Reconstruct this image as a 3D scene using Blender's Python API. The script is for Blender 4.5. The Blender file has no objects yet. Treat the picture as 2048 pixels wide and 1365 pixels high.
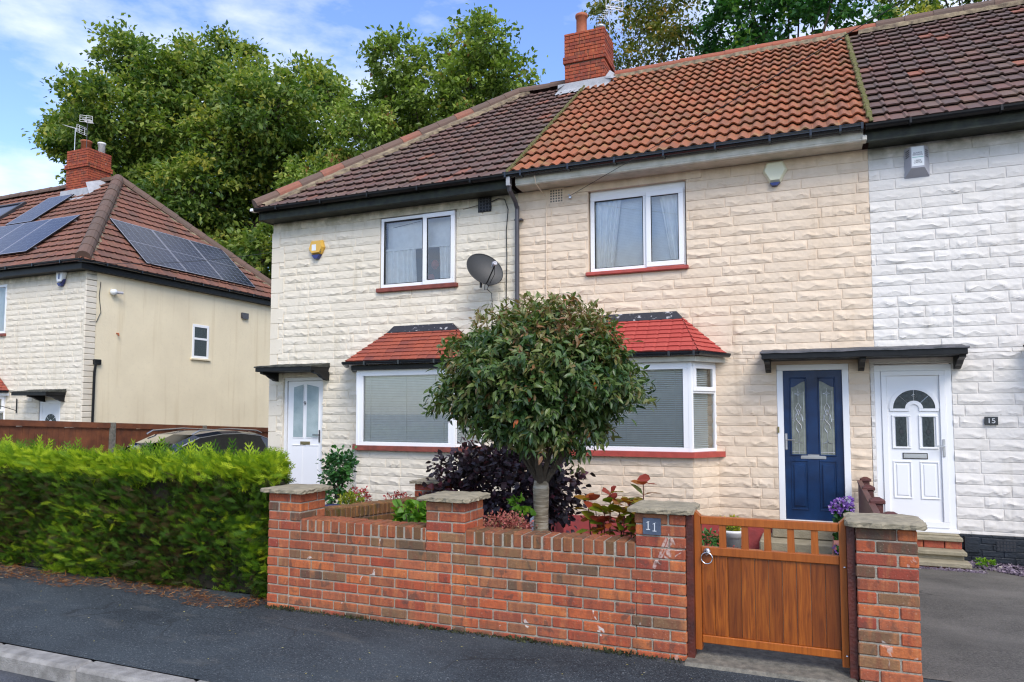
import bpy, math, random
import numpy as np
from mathutils import Vector, Matrix
R = math.radians
rng = np.random.default_rng(11)
random.seed(5)
S = bpy.context.scene
COL = S.collection

# ------------------------------------------------------------------ camera
cd = bpy.data.cameras.new("camera"); cam = bpy.data.objects.new("camera", cd); COL.objects.link(cam)
cam.location = (0, -10.3, 1.75)
cam.rotation_euler = (R(93.6), 0, R(22.55))
cd.sensor_width = 36; cd.lens = 1430/2048*36; cd.shift_y = 51.5/2048
cd.clip_start = .05; cd.clip_end = 3000
S.camera = cam
# ------------------------------------------------------------------ sky, sun, exposure
SUN_EL, SUN_AZ = 46, 140      # azimuth clockwise from +Y (north)
W = bpy.data.worlds.new("World"); S.world = W; W.use_nodes = True
nt = W.node_tree; nt.nodes.clear()
def N(t, typ, **kw):
    n = t.nodes.new(typ)
    for k, v in kw.items():
        if k.startswith('i_'):
            n.inputs[k[2:].replace('_', ' ')].default_value = v
        else: setattr(n, k, v)
    return n
def ramp(t, stops, interp='LINEAR'):
    n = t.nodes.new('ShaderNodeValToRGB'); n.color_ramp.interpolation = interp
    cr = n.color_ramp
    while len(cr.elements) < len(stops): cr.elements.new(.5)
    for e, (p, c) in zip(cr.elements, stops):
        e.position = p; e.color = (*c, 1) if len(c) == 3 else c
    return n
sky = N(nt, 'ShaderNodeTexSky', sky_type='NISHITA', sun_disc=False, sun_elevation=R(SUN_EL), sun_rotation=R(SUN_AZ), air_density=1.0, dust_density=.6, ozone_density=2.2)
tc = N(nt, 'ShaderNodeTexCoord')
mp = N(nt, 'ShaderNodeMapping'); mp.inputs['Scale'].default_value = (1, 1, 2.6); mp.inputs['Location'].default_value = (.35, .1, .2)
n1 = N(nt, 'ShaderNodeTexNoise'); n1.inputs['Scale'].default_value = 2.3; n1.inputs['Detail'].default_value = 9; n1.inputs['Roughness'].default_value = .56
nt.links.new(tc.outputs['Generated'], mp.inputs[0]); nt.links.new(mp.outputs[0], n1.inputs[0])
cr = ramp(nt, [(.45, (0, 0, 0)), (.63, (1, 1, 1))]); nt.links.new(n1.outputs[0], cr.inputs[0])
mx = N(nt, 'ShaderNodeMix', data_type='RGBA'); mx.inputs[7].default_value = (4.6, 4.75, 5.0, 1)
hs = N(nt, 'ShaderNodeHueSaturation'); hs.inputs['Hue'].default_value = .512; hs.inputs['Saturation'].default_value = 1.12; hs.inputs['Value'].default_value = 1.15; nt.links.new(sky.outputs[0], hs.inputs['Color'])
nt.links.new(cr.outputs[0], mx.inputs[0]); nt.links.new(hs.outputs[0], mx.inputs[6])
bg = N(nt, 'ShaderNodeBackground'); bg.inputs[1].default_value = .15
wo = N(nt, 'ShaderNodeOutputWorld')
nt.links.new(mx.outputs[2], bg.inputs[0]); nt.links.new(bg.outputs[0], wo.inputs[0])
ld = bpy.data.lights.new("sun", 'SUN'); ld.energy = 1.5; ld.angle = R(28); ld.color = (1, .93, .84)
sun = bpy.data.objects.new("sun", ld); COL.objects.link(sun)
d = Vector((math.sin(R(SUN_AZ))*math.cos(R(SUN_EL)), math.cos(R(SUN_AZ))*math.cos(R(SUN_EL)), math.sin(R(SUN_EL))))
sun.rotation_euler = d.to_track_quat('Z', 'Y').to_euler()
S.view_settings.view_transform = 'Standard'; S.view_settings.look = 'None'
S.view_settings.exposure = .92; S.view_settings.gamma = 1
S.render.engine = 'CYCLES'
S.cycles.use_denoising = True; S.cycles.filter_width = 1.2; S.cycles.sample_clamp_indirect = 4
S.cycles.max_bounces = 6; S.cycles.transparent_max_bounces = 8; S.cycles.diffuse_bounces = 3; S.cycles.glossy_bounces = 3

# ------------------------------------------------------------------ materials
def newmat(name):
    m = bpy.data.materials.new(name); m.use_nodes = True
    t = m.node_tree; b = t.nodes['Principled BSDF']
    return m, t, b
def mixc(t, fac, a, b, mode='MIX'):
    n = N(t, 'ShaderNodeMix', data_type='RGBA', blend_type=mode)
    for s, v in ((n.inputs[0], fac), (n.inputs[6], a), (n.inputs[7], b)):
        if hasattr(v, 'is_linked') or isinstance(v, bpy.types.NodeSocket): t.links.new(v, s)
        elif isinstance(v, (int, float)): s.default_value = v
        else: s.default_value = (*v, 1)
    return n.outputs[2]
def pos(t, scale=(1, 1, 1)):
    g = N(t, 'ShaderNodeNewGeometry'); m = N(t, 'ShaderNodeMapping'); m.inputs['Scale'].default_value = scale
    t.links.new(g.outputs['Position'], m.inputs[0]); return m.outputs[0]
def noise(t, scale, detail=4, vec=None, rough=.55, dist=0):
    n = N(t, 'ShaderNodeTexNoise'); n.inputs['Scale'].default_value = scale; n.inputs['Detail'].default_value = detail
    n.inputs['Roughness'].default_value = rough; n.inputs['Distortion'].default_value = dist
    t.links.new(vec if vec is not None else pos(t), n.inputs['Vector']); return n.outputs[0]
def mask(t, src, lo, hi):
    n = N(t, 'ShaderNodeMapRange'); n.inputs[1].default_value = lo; n.inputs[2].default_value = hi
    t.links.new(src, n.inputs[0]); return n.outputs[0]
def mul(t, a, b, op='MULTIPLY'):
    n = N(t, 'ShaderNodeMath', operation=op)
    for s, v in zip(n.inputs, (a, b)):
        if isinstance(v, (int, float)): s.default_value = v
        else: t.links.new(v, s)
    return n.outputs[0]
def bump(t, b, h, strength=.3, dist=.01):
    n = N(t, 'ShaderNodeBump'); n.inputs['Strength'].default_value = strength; n.inputs['Distance'].default_value = dist
    t.links.new(h, n.inputs['Height']); t.links.new(n.outputs[0], b.inputs['Normal'])
def rnd(t):
    a = N(t, 'ShaderNodeAttribute', attribute_name='rnd'); return a.outputs['Fac']
def sep(t):
    g = N(t, 'ShaderNodeNewGeometry'); s = N(t, 'ShaderNodeSeparateXYZ'); t.links.new(g.outputs['Position'], s.inputs[0]); return s.outputs
def simple(name, col, rough=.5, var=.12, scale=6, bmp=.0, bscale=60, metal=0, spec=.5, col2=None):
    m, t, b = newmat(name)
    b.inputs['Roughness'].default_value = rough; b.inputs['Metallic'].default_value = metal
    b.inputs['Specular IOR Level'].default_value = spec
    c2 = col2 or tuple(c*(1-var*2) for c in col)
    t.links.new(mixc(t, mask(t, noise(t, scale, 6), .3, .7), col, c2), b.inputs['Base Color'])
    if bmp: bump(t, b, noise(t, bscale, 5), bmp, .01)
    return m
def stone_paint(name, col, dirt, stain=False, chips=False, warm=None):
    m, t, b = newmat(name)
    b.inputs['Roughness'].default_value = .62; b.inputs['Specular IOR Level'].default_value = .3
    c2 = tuple(x*.90 for x in col)
    c = mixc(t, mask(t, noise(t, 1.7, 5), .35, .7), col, warm or c2)
    c = mixc(t, mul(t, rnd(t), .35), c, tuple(x*.86 for x in col))
    st = mask(t, noise(t, 1.2, 6, pos(t, (5, 5, .5))), .58, .78)
    c = mixc(t, mul(t, st, .42), c, dirt)
    zz = sep(t)[2]; gz_ = mul(t, mask(t, zz, 4.8, 5.2), mask(t, noise(t, 4, 6, pos(t, (1.6, 1.6, .5))), .35, .7)); c = mixc(t, mul(t, gz_, .45), c, dirt)
    gr = mask(t, noise(t, 26, 6), .62, .75)
    c = mixc(t, mul(t, gr, .22), c, dirt)
    if stain:
        z = sep(t)[2]
        a = mask(t, z, 4.92, 5.2); a = mul(t, a, mask(t, noise(t, 5, 5), .3, .6))
        c = mixc(t, mul(t, a, .75), c, (.10, .11, .06))
    z = sep(t)[2]
    a = mul(t, mask(t, z, .62, .2), mask(t, noise(t, 7, 5), .35, .7))
    c = mixc(t, mul(t, a, .35), c, dirt)
    if chips:
        k = mask(t, noise(t, 9, 3), .73, .75)
        c = mixc(t, mul(t, k, .7), c, (.33, .31, .2))
    t.links.new(c, b.inputs['Base Color'])
    bump(t, b, noise(t, 45, 6), .35, .006)
    return m
M = {}
M['cream'] = stone_paint('cream_paint', (.73, .655, .52), (.40, .33, .19), stain=True, warm=(.76, .695, .575))
M['peach'] = stone_paint('warm_cream_paint', (.735, .585, .43), (.42, .30, .18), warm=(.765, .635, .49))
M['white'] = stone_paint('white_stone_paint', (.72, .68, .62), (.42, .38, .30), stain=True, chips=True, warm=(.75, .715, .665))
M['render'] = simple('cream_render', (.82, .71, .49), .8, col2=(.76, .655, .46), scale=1.1, bmp=.25, bscale=40)
def rendered():
    m, t, b = newmat('cream_render_wall'); b.inputs['Roughness'].default_value = .85
    c = mixc(t, mask(t, noise(t, .8, 6), .35, .7), (.84, .73, .51), (.74, .635, .44))
    c = mixc(t, mul(t, mask(t, noise(t, 1.6, 5, pos(t, (1, 4, .22))), .55, .75), .45), c, (.60, .47, .27))
    c = mixc(t, mul(t, mask(t, noise(t, 12, 5), .55, .8), .2), c, (.55, .47, .33))
    t.links.new(c, b.inputs['Base Color']); bump(t, b, noise(t, 25, 6), .35, .01); return m
M['render'] = rendered()
M['upvc'] = simple('white_upvc', (.84, .84, .84), .3, .02, 2)
M['upvc_old'] = simple('white_frame', (.78, .78, .77), .35, .04, 5)
M['black'] = simple('black_gutter_paint', (.010, .011, .012), .45, .3, 8, .2, 30, spec=.3)
M['black_old'] = simple('black_paint_weathered', (.011, .012, .011), .55, .3, 9, .3, 40, col2=(.035, .042, .026), spec=.3)
M['gutter_new'] = simple('black_plastic', (.02, .024, .03), .22, .2, 8)
M['pipe'] = simple('dark_grey_pipe', (.075, .07, .08), .4, .15, 4)
M['fascia_white'] = simple('off_white_fascia', (.66, .62, .53), .5, .1, 6, .2, 20, col2=(.45, .43, .34))
M['red_sill'] = simple('red_sill_paint', (.46, .075, .055), .45, .15, 9, .3, 30)
M['brown_sill'] = simple('red_brown_sill', (.27, .065, .042), .6, .25, 9, .4, 30)
M['red_plinth'] = simple('red_masonry_paint', (.40, .06, .055), .6, .25, 5, .5, 30, col2=(.25, .05, .05))
M['navy_plinth'] = simple('dark_navy_masonry_paint', (.014, .02, .03), .5, .3, 5, .6, 30)
M['lead'] = simple('lead_flashing', (.42, .43, .45), .55, .15, 7, .4, 20)
M['felt'] = simple('roofing_felt', (.12, .115, .125), .8, .2, 9, .8, 50, col2=(.05, .055, .06))
M['felt_dark'] = simple('dark_roofing_felt', (.022, .024, .024), .8, .3, 9, .8, 50, col2=(.09, .09, .07), spec=.2)
M['stone_cap'] = simple('york_stone', (.33, .28, .19), .85, .2, 11, .9, 45, col2=(.20, .175, .12))
M['step_stone'] = simple('step_stone', (.36, .31, .21), .85, .2, 9, .8, 60, col2=(.24, .21, .14))
M['concrete'] = simple('old_concrete', (.22, .20, .16), .9, .3, 20, .9, 90, col2=(.09, .085, .07))
M['kerb'] = simple('kerb_concrete', (.34, .325, .30), .85, .2, 9, .8, 90, col2=(.16, .15, .135))
M['steel'] = simple('brushed_steel', (.62, .62, .63), .3, .05, 5, metal=.9)
M['brass'] = simple('dull_brass', (.30, .25, .12), .4, .1, 5, metal=.7)
M['darkmetal'] = simple('dark_metal', (.05, .05, .055), .45, .1, 5, metal=.3)
M['cable'] = simple('black_cable', (.02, .02, .02), .6, .1, 5)
M['room_shade'] = simple('dim_room_shade', (.06, .06, .058), .9, .1, 2)  # dark grey stands in for the shade of an unlit room
M['soil'] = simple('dark_soil', (.045, .035, .025), .95, .3, 20, 1, 60)
M['mortar'] = simple('mortar', (.38, .335, .265), .95, .15, 30, .8, 90)
M['mortar_dark'] = simple('dark_mortar', (.22, .14, .10), .95, .15, 30, .8, 90)
M['moss'] = simple('moss_and_mortar', (.20, .17, .09), .95, .2, 20, 1, 40, col2=(.11, .12, .02))
M['yellow_mortar'] = simple('lichened_mortar', (.33, .26, .16), .95, .2, 9, .8, 40, col2=(.09, .065, .045))
M['terracotta'] = simple('terracotta', (.42, .12, .05), .7, .15, 8, .3, 40)
M['alarm_yellow'] = simple('yellow_plastic', (.75, .44, .07), .35, .05, 4)
M['alarm_cream'] = simple('cream_plastic', (.74, .72, .52), .4, .04, 4)
M['alarm_blue'] = simple('blue_plastic', (.02, .03, .16), .25, .05, 4)
M['alarm_grey'] = simple('grey_metal_box', (.42, .42, .46), .4, .06, 4)
M['label'] = simple('white_label', (.8, .82, .82), .5, .02, 4)
M['green_ink'] = simple('green_ink', (.1, .45, .35), .5, .02, 4)
M['ink'] = simple('black_ink', (.03, .03, .035), .5, .02, 4)
M['slate'] = simple('slate_plaque', (.075, .10, .15), .5, .15, 12, .3, 60)
M['slate_black'] = simple('black_plaque', (.03, .034, .038), .4, .1, 12)
M['numeral'] = simple('pale_numeral', (.62, .64, .66), .4, .05, 12)
M['dish'] = simple('grey_mesh_dish', (.03, .032, .033), .5, .1, 30, .2, 200)
M['bluepaint'] = simple('navy_door_paint', (.007, .036, .115), .3, .3, 4, .35, 90, col2=(.004, .016, .055), spec=.4)
M['fence'] = simple('stained_timber', (.20, .062, .02), .65, .25, 6, .4, 60, col2=(.10, .03, .012))
M['railing'] = simple('red_brown_timber_paint', (.12, .035, .028), .5, .2, 9, .3, 60)
M['gatepost'] = simple('mahogany_post', (.13, .022, .010), .5, .3, 7, .5, 60, col2=(.04, .012, .01))
M['bark'] = simple('bark', (.10, .075, .05), .9, .3, 14, 1, 40, col2=(.045, .035, .025))
M['planter_blue'] = simple('blue_glazed_pot', (.03, .035, .10), .3, .2, 6)
M['white_pot'] = simple('white_pot', (.75, .74, .72), .4, .05, 6)
M['pink_pot'] = simple('pink_terracotta', (.50, .22, .17), .7, .1, 6)
M['solar_frame'] = simple('anodised_frame', (.5, .5, .55), .35, .05, 5, metal=.6)
M['curtain'] = simple('net_curtain', (.93, .94, .91), .9, .06, 10)
M['blind'] = simple('blind_slats', (.92, .91, .84), .5, .04, 10)
M['blind11'] = simple('blind_slats_pale', (.84, .86, .80), .5, .04, 10)
M['blindsheet'] = simple('closed_blind', (.76, .80, .80), .7, .05, 10)
M['carpaint'] = simple('dark_blue_car_paint', (.010, .013, .035), .12, .1, 3, spec=.8)
M['chrome'] = simple('chrome', (.75, .76, .78), .15, .02, 5, metal=1)
M['tyre'] = simple('rubber', (.02, .02, .02), .8, .1, 5)
M['rubber'] = M['tyre']
M['headlamp'] = simple('headlamp_plastic', (.6, .62, .65), .1, .02, 5)
# slats get subtle wood
def wood(name, c1, c2, c3, rough=.35):
    m, t, b = newmat(name)
    b.inputs['Roughness'].default_value = rough
    v = pos(t, (14, 14, 1.0))
    w = noise(t, 3.0, 6, v, .6, 1.2)
    c = ramp(t, [(.25, c2), (.5, c1), (.75, c3)]); t.links.new(w, c.inputs[0])
    k = mixc(t, mul(t, rnd(t), .8), c.outputs[0], c2)
    f = mask(t, noise(t, 8, 6, pos(t, (12, 12, .6))), .5, .8)
    k = mixc(t, mul(t, f, .5), k, c2)
    t.links.new(k, b.inputs['Base Color']); bump(t, b, w, .15, .004)
    return m
M['gatewood'] = wood('orange_stained_wood', (.28, .070, .009), (.09, .021, .006), (.42, .125, .015))
M['gaterail'] = wood('orange_rail_wood', (.37, .098, .012), (.23, .055, .008), (.45, .13, .018))
def brickmat(name, stops, splat=0., soot=.0, z0=None, moss=None):
    m, t, b = newmat(name)
    b.inputs['Roughness'].default_value = .85; b.inputs['Specular IOR Level'].default_value = .25
    r = ramp(t, stops, 'LINEAR'); t.links.new(rnd(t), r.inputs[0])
    c = r.outputs[0]
    k = mask(t, noise(t, 2.6, 4, pos(t, (9, 9, 1.6)), .5, .5), .48, .62)      # vertical kiln marks
    c = mixc(t, mul(t, k, .40), c, (.17, .045, .03))
    k = mask(t, noise(t, 2.2, 4, pos(t, (8, 8, 1.3)), .5, .3), .55, .68)
    c = mixc(t, mul(t, k, .45), c, (.52, .20, .075))
    c = mixc(t, mul(t, mask(t, noise(t, 45, 5), .45, .72), .45), c, (.15, .06, .04))
    c = mixc(t, mul(t, mask(t, noise(t, 80, 2), .62, .74), .4), c, (.50, .34, .26))
    k = mask(t, noise(t, 4.2, 3, pos(t, (2.6, 2.6, 1.8)), .5, .6), .60, .645)
    c = mixc(t, mul(t, k, soot), c, (.060, .050, .042))
    if z0 is not None:
        z = sep(t)[2]
        a = mul(t, mask(t, z, z0-.28, z0), mask(t, noise(t, 6, 5), .35, .62))
        c = mixc(t, mul(t, a, .6), c, moss or (.085, .06, .035))
        a = mul(t, mask(t, z, .34, .16), mask(t, noise(t, 9, 5), .38, .6))
        c = mixc(t, mul(t, a, .55), c, (.10, .075, .05))
    if splat:
        s = mask(t, noise(t, 6.5, 3, pos(t, (1, 1, .8)), .55, .9), .688, .70)
        s2 = mask(t, noise(t, 30, 2), .735, .75)
        s = mul(t, s, s2, 'MAXIMUM')
        c = mixc(t, mul(t, mul(t, s, splat), mask(t, noise(t, 40, 4), .3, .55)), c, (.60, .55, .50))
    t.links.new(c, b.inputs['Base Color'])
    bump(t, b, noise(t, 70, 5), .6, .006)
    return m
BR = [(0, (.34, .066, .034)), (.16, (.42, .10, .04)), (.34, (.50, .155, .05)), (.48, (.27, .055, .036)), (.60, (.44, .14, .06)), (.72, (.32, .08, .04)), (.84, (.27, .14, .065)), (.94, (.17, .10, .055)), (1, (.085, .062, .045))]
M['brick'] = brickmat('garden_wall_brick', BR, .85, .55, .80)
M['brick_pillar'] = brickmat('pillar_brick', BR, .5, .4)
M['coping'] = brickmat('coping_brick', [(0, (.30, .075, .035)), (.4, (.34, .10, .045)), (.7, (.20, .08, .04)), (1, (.12, .075, .035))], 0, .5, .95, (.10, .075, .03))
M['green_brick'] = brickmat('algae_brick', [(0, (.16, .09, .025)), (.5, (.19, .10, .035)), (1, (.10, .075, .02))], 0, .6)
M['chimney_brick'] = brickmat('chimney_brick', [(0, (.34, .07, .035)), (.35, (.40, .09, .04)), (.7, (.30, .06, .035)), (1, (.20, .06, .04))], .25, .5)
M['step_brick'] = brickmat('step_brick', [(0, (.42, .10, .045)), (1, (.34, .08, .05))], 0, .1)
def tilemat(name, stops, dirt=(.05, .04, .03), dk=.5, lich=.0):
    m, t, b = newmat(name)
    b.inputs['Roughness'].default_value = .75
    r = ramp(t, stops); t.links.new(rnd(t), r.inputs[0])
    c = r.outputs[0]
    c = mixc(t, mul(t, mask(t, noise(t, 2.0, 6), .42, .72), dk), c, dirt)
    c = mixc(t, mul(t, mask(t, noise(t, 30, 5), .5, .75), .4), c, dirt)
    if lich:
        c = mixc(t, mul(t, mask(t, noise(t, 4, 6), .56, .66), lich), c, (.42, .30, .10))
    t.links.new(c, b.inputs['Base Color']); bump(t, b, noise(t, 60, 5), .5, .006)
    return m
M['tile11'] = tilemat('orange_tile', [(0, (.29, .088, .036)), (.5, (.345, .118, .048)), (.8, (.24, .092, .045)), (1, (.38, .11, .042))], (.15, .075, .035), .7, .25)
M['tile_old'] = tilemat('purple_brown_tile', [(0, (.125, .066, .052)), (.3, (.165, .085, .066)), (.6, (.115, .074, .062)), (.92, (.17, .105, .078)), (.97, (.22, .09, .06)), (1, (.34, .11, .06))], (.055, .04, .032), .5, .06)
M['tile8'] = tilemat('brown_tile', [(0, (.19, .075, .048)), (.5, (.235, .095, .058)), (1, (.14, .068, .05))], (.08, .05, .036), .55, .08)
M['tile_bay9'] = tilemat('bay_plain_tile', [(0, (.30, .062, .032)), (.5, (.36, .08, .04)), (1, (.20, .048, .036))], (.12, .04, .035), .4)
M['tile_bay11'] = tilemat('painted_red_tile', [(0, (.40, .055, .042)), (1, (.43, .07, .052))], (.30, .045, .04), .35)
M['ridge_old'] = tilemat('old_ridge_tile', [(0, (.12, .075, .055)), (.7, (.15, .085, .06)), (1, (.28, .10, .06))], (.09, .07, .05), .4)
M['ridge_red'] = tilemat('red_ridge_tile', [(0, (.36, .10, .05)), (1, (.30, .09, .05))], (.15, .07, .04), .4)
def flashing():
    m, t, b = newmat('peeling_flashing'); b.inputs['Roughness'].default_value = .7
    c = mixc(t, mask(t, noise(t, 11, 5, pos(t, (1, 1, 1.6))), .60, .66), (.022, .022, .03), (.42, .41, .42))
    t.links.new(c, b.inputs['Base Color']); bump(t, b, noise(t, 30, 4), .5, .01); return m
M['flash'] = flashing()
def asphalt(name, c1, c2, spk=(.22, .22, .22), patch=.4):
    m, t, b = newmat(name); b.inputs['Roughness'].default_value = .8; b.inputs['Specular IOR Level'].default_value = .35
    c = mixc(t, mask(t, noise(t, 58, 4, None, .75), .38, .62), c1, c2)
    c = mixc(t, mul(t, mask(t, noise(t, 1.3, 6), .4, .7), patch), c, tuple(x*1.7 for x in c2))
    c = mixc(t, mul(t, mask(t, noise(t, 95, 2), .60, .70), .6), c, spk)
    c = mixc(t, mul(t, mask(t, noise(t, .9, 4, pos(t, (1, 2, 1))), .5, .7), .4), c, tuple(x*.55 for x in c1))
    v = N(t, 'ShaderNodeTexVoronoi', feature='DISTANCE_TO_EDGE'); v.inputs['Scale'].default_value = .55
    g = N(t, 'ShaderNodeNewGeometry'); nn = N(t, 'ShaderNodeTexNoise'); nn.inputs['Scale'].default_value = 3; va = N(t, 'ShaderNodeVectorMath', operation='ADD'); vm = N(t, 'ShaderNodeVectorMath', operation='SCALE'); vm.inputs[3].default_value = .35
    t.links.new(g.outputs['Position'], nn.inputs['Vector']); t.links.new(nn.outputs[1], vm.inputs[0]); t.links.new(vm.outputs[0], va.inputs[0]); t.links.new(g.outputs['Position'], va.inputs[1]); t.links.new(va.outputs[0], v.inputs['Vector'])
    ck = mul(t, mask(t, v.outputs['Distance'], .008, .002), mask(t, noise(t, 1.1, 2), .55, .63))
    c = mixc(t, mul(t, ck, .5), c, (.008, .008, .008))
    sd = mask(t, noise(t, 2.2, 6, pos(t, (1, 2.5, 1))), .58, .75); c = mixc(t, mul(t, sd, .35), c, (.13, .125, .11))
    t.links.new(c, b.inputs['Base Color']); bump(t, b, noise(t, 120, 3), .9, .006); return m
M['asphalt'] = asphalt('pavement_asphalt', (.010, .014, .019), (.044, .055, .062), (.24, .26, .27))
M['road'] = asphalt('road_asphalt', (.03, .033, .042), (.075, .08, .09))
M['drive'] = asphalt('driveway_asphalt', (.05, .047, .04), (.12, .11, .095), (.25, .22, .2), .6)
def leafmat(name, stops, trans=.35, rough=.5, spec=.4):
    m, t, b = newmat(name); b.inputs['Roughness'].default_value = rough; b.inputs['Specular IOR Level'].default_value = spec
    r = ramp(t, stops); t.links.new(rnd(t), r.inputs[0])
    t.links.new(r.outputs[0], b.inputs['Base Color'])
    tr = N(t, 'ShaderNodeBsdfTranslucent'); t.links.new(mixc(t, 1, r.outputs[0], (1.3, 1.5, .7), 'MULTIPLY'), tr.inputs[0])
    ms = N(t, 'ShaderNodeMixShader'); ms.inputs[0].default_value = trans
    t.links.new(b.outputs[0], ms.inputs[1]); t.links.new(tr.outputs[0], ms.inputs[2])
    t.links.new(ms.outputs[0], t.nodes['Material Output'].inputs[0]); return m
M['oak'] = leafmat('oak_leaves', [(0, (.045, .095, .018)), (.35, (.13, .205, .034)), (.7, (.28, .33, .06)), (1, (.48, .43, .08))])
M['sycamore'] = leafmat('sycamore_leaves', [(0, (.06, .105, .018)), (.35, (.18, .26, .042)), (.75, (.33, .42, .085)), (.93, (.42, .42, .12)), (1, (.30, .14, .05))])
M['thin'] = leafmat('autumn_leaves', [(0, (.06, .09, .015)), (.5, (.15, .17, .03)), (.8, (.28, .22, .03)), (1, (.42, .20, .03))])
M['chestnut'] = leafmat('broad_green_leaves', [(0, (.015, .06, .016)), (.45, (.04, .15, .03)), (.8, (.12, .28, .045)), (1, (.28, .40, .07))])
M['cherry'] = leafmat('cherry_leaves', [(0, (.02, .055, .013)), (.3, (.065, .125, .028)), (.6, (.145, .19, .05)), (.78, (.20, .16, .06)), (.93, (.24, .12, .055)), (.985, (.16, .07, .03)), (1, (.42, .10, .02))], .25, .38, .5)
M['smoke'] = leafmat('purple_leaves', [(0, (.025, .018, .024)), (.5, (.052, .030, .040)), (.8, (.10, .035, .05)), (1, (.19, .045, .065))], .2, .45, .5)
M['hedge'] = leafmat('conifer_sprays', [(0, (.075, .052, .02)), (.2, (.03, .05, .012)), (.45, (.055, .135, .014)), (.72, (.19, .31, .018)), (1, (.48, .56, .028))], .3, .6, .2)
M['hedge_core'] = simple('hedge_light_block', (.022, .018, .008), 1, .3, 14, 1, 30)  # dark brown for the added core that blocks light inside the hedge
M['litter'] = leafmat('conifer_litter', [(0, (.10, .035, .012)), (.5, (.22, .085, .03)), (.9, (.30, .14, .05)), (1, (.4, .32, .2))], .1, .8, .1)
M['green'] = leafmat('fresh_green_leaves', [(0, (.05, .14, .015)), (.6, (.13, .28, .02)), (1, (.28, .42, .03))])
M['dgreen'] = leafmat('dark_green_leaves', [(0, (.012, .05, .012)), (.6, (.03, .12, .022)), (1, (.07, .2, .04))], .2, .35, .5)
M['hydra'] = leafmat('turning_leaves', [(0, (.09, .16, .012)), (.35, (.16, .2, .015)), (.65, (.28, .16, .015)), (.85, (.30, .05, .02)), (1, (.28, .045, .035))], .35, .4)
M['redleaf'] = leafmat('red_flowers', [(0, (.22, .03, .03)), (.6, (.42, .06, .06)), (1, (.5, .2, .18))], .3)
M['purpleflower'] = leafmat('purple_flowers', [(0, (.16, .06, .36)), (.6, (.30, .13, .55)), (1, (.6, .45, .75))], .3)
M['yellowflower'] = leafmat('yellow_flowers', [(0, (.12, .2, .02)), (.6, (.35, .35, .03)), (1, (.7, .5, .05))], .3)
M['sedum'] = leafmat('sedum_heads', [(0, (.25, .05, .045)), (.6, (.42, .13, .11)), (1, (.30, .22, .10))], .15)
M['slatechip'] = leafmat('slate_chippings', [(0, (.09, .07, .09)), (.5, (.17, .13, .17)), (.95, (.28, .22, .27)), (1, (.4, .38, .3))], 0, .7)
M['fallen'] = leafmat('fallen_leaves', [(0, (.25, .2, .03)), (.6, (.4, .36, .1)), (1, (.55, .52, .4))], .1)
M['mosstuft'] = leafmat('dark_moss', [(0, (.02, .022, .008)), (1, (.10, .11, .04))], 0, .9)
def trunkmat():
    m, t, b = newmat('cherry_bark'); b.inputs['Roughness'].default_value = .45
    v = pos(t, (2, 2, 26))
    n = noise(t, 2.2, 5, v, .6, .6)
    r = ramp(t, [(.3, (.10, .075, .045)), (.5, (.24, .19, .12)), (.62, (.40, .35, .26)), (.8, (.20, .19, .2))]); t.links.new(n, r.inputs[0])
    t.links.new(r.outputs[0], b.inputs['Base Color']); bump(t, b, n, .6, .01); return m
M['cherrybark'] = trunkmat()
def glass(name, tint, refl, rough=.02):
    m = bpy.data.materials.new(name); m.use_nodes = True; t = m.node_tree
    t.nodes.remove(t.nodes['Principled BSDF'])
    tr = N(t, 'ShaderNodeBsdfTransparent'); tr.inputs[0].default_value = (*tint, 1)
    gl = N(t, 'ShaderNodeBsdfGlossy'); gl.inputs['Roughness'].default_value = rough
    fr = N(t, 'ShaderNodeFresnel'); fr.inputs[0].default_value = 1.5
    a = mul(t, fr.outputs[0], refl[1]); a = mul(t, a, refl[0], 'ADD')
    ms = N(t, 'ShaderNodeMixShader'); t.links.new(a, ms.inputs[0])
    t.links.new(tr.outputs[0], ms.inputs[1]); t.links.new(gl.outputs[0], ms.inputs[2])
    t.links.new(ms.outputs[0], t.nodes['Material Output'].inputs[0]); return m
M['glass'] = glass('window_glass', (.975, .985, .975), (.03, 1.1))
M['glass_up'] = glass('upstairs_glass', (.98, .99, .985), (.12, 1.1))
M['carglass'] = glass('tinted_car_glass', (.04, .05, .055), (.05, 1.2))
M['leadglass'] = simple('textured_glass', (.25, .27, .22), .25, .25, 14, .6, 120, col2=(.15, .16, .13))
M['darkglass'] = simple('dark_patterned_glass', (.045, .06, .06), .2, .3, 30, .5, 120)
M['netglass'] = simple('net_behind_glass', (.42, .50, .50), .3, .2, 3, .6, 70, col2=(.24, .32, .33))
def solar():
    m, t, b = newmat('photovoltaic_cells'); b.inputs['Roughness'].default_value = .16; b.inputs['Specular IOR Level'].default_value = .32
    r = ramp(t, [(0, (.012, .016, .035)), (1, (.02, .026, .05))]); t.links.new(rnd(t), r.inputs[0]); t.links.new(r.outputs[0], b.inputs['Base Color']); return m
M['solar'] = solar()
M['solar_line'] = simple('cell_lines', (.32, .36, .42), .4, .02, 3)

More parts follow.
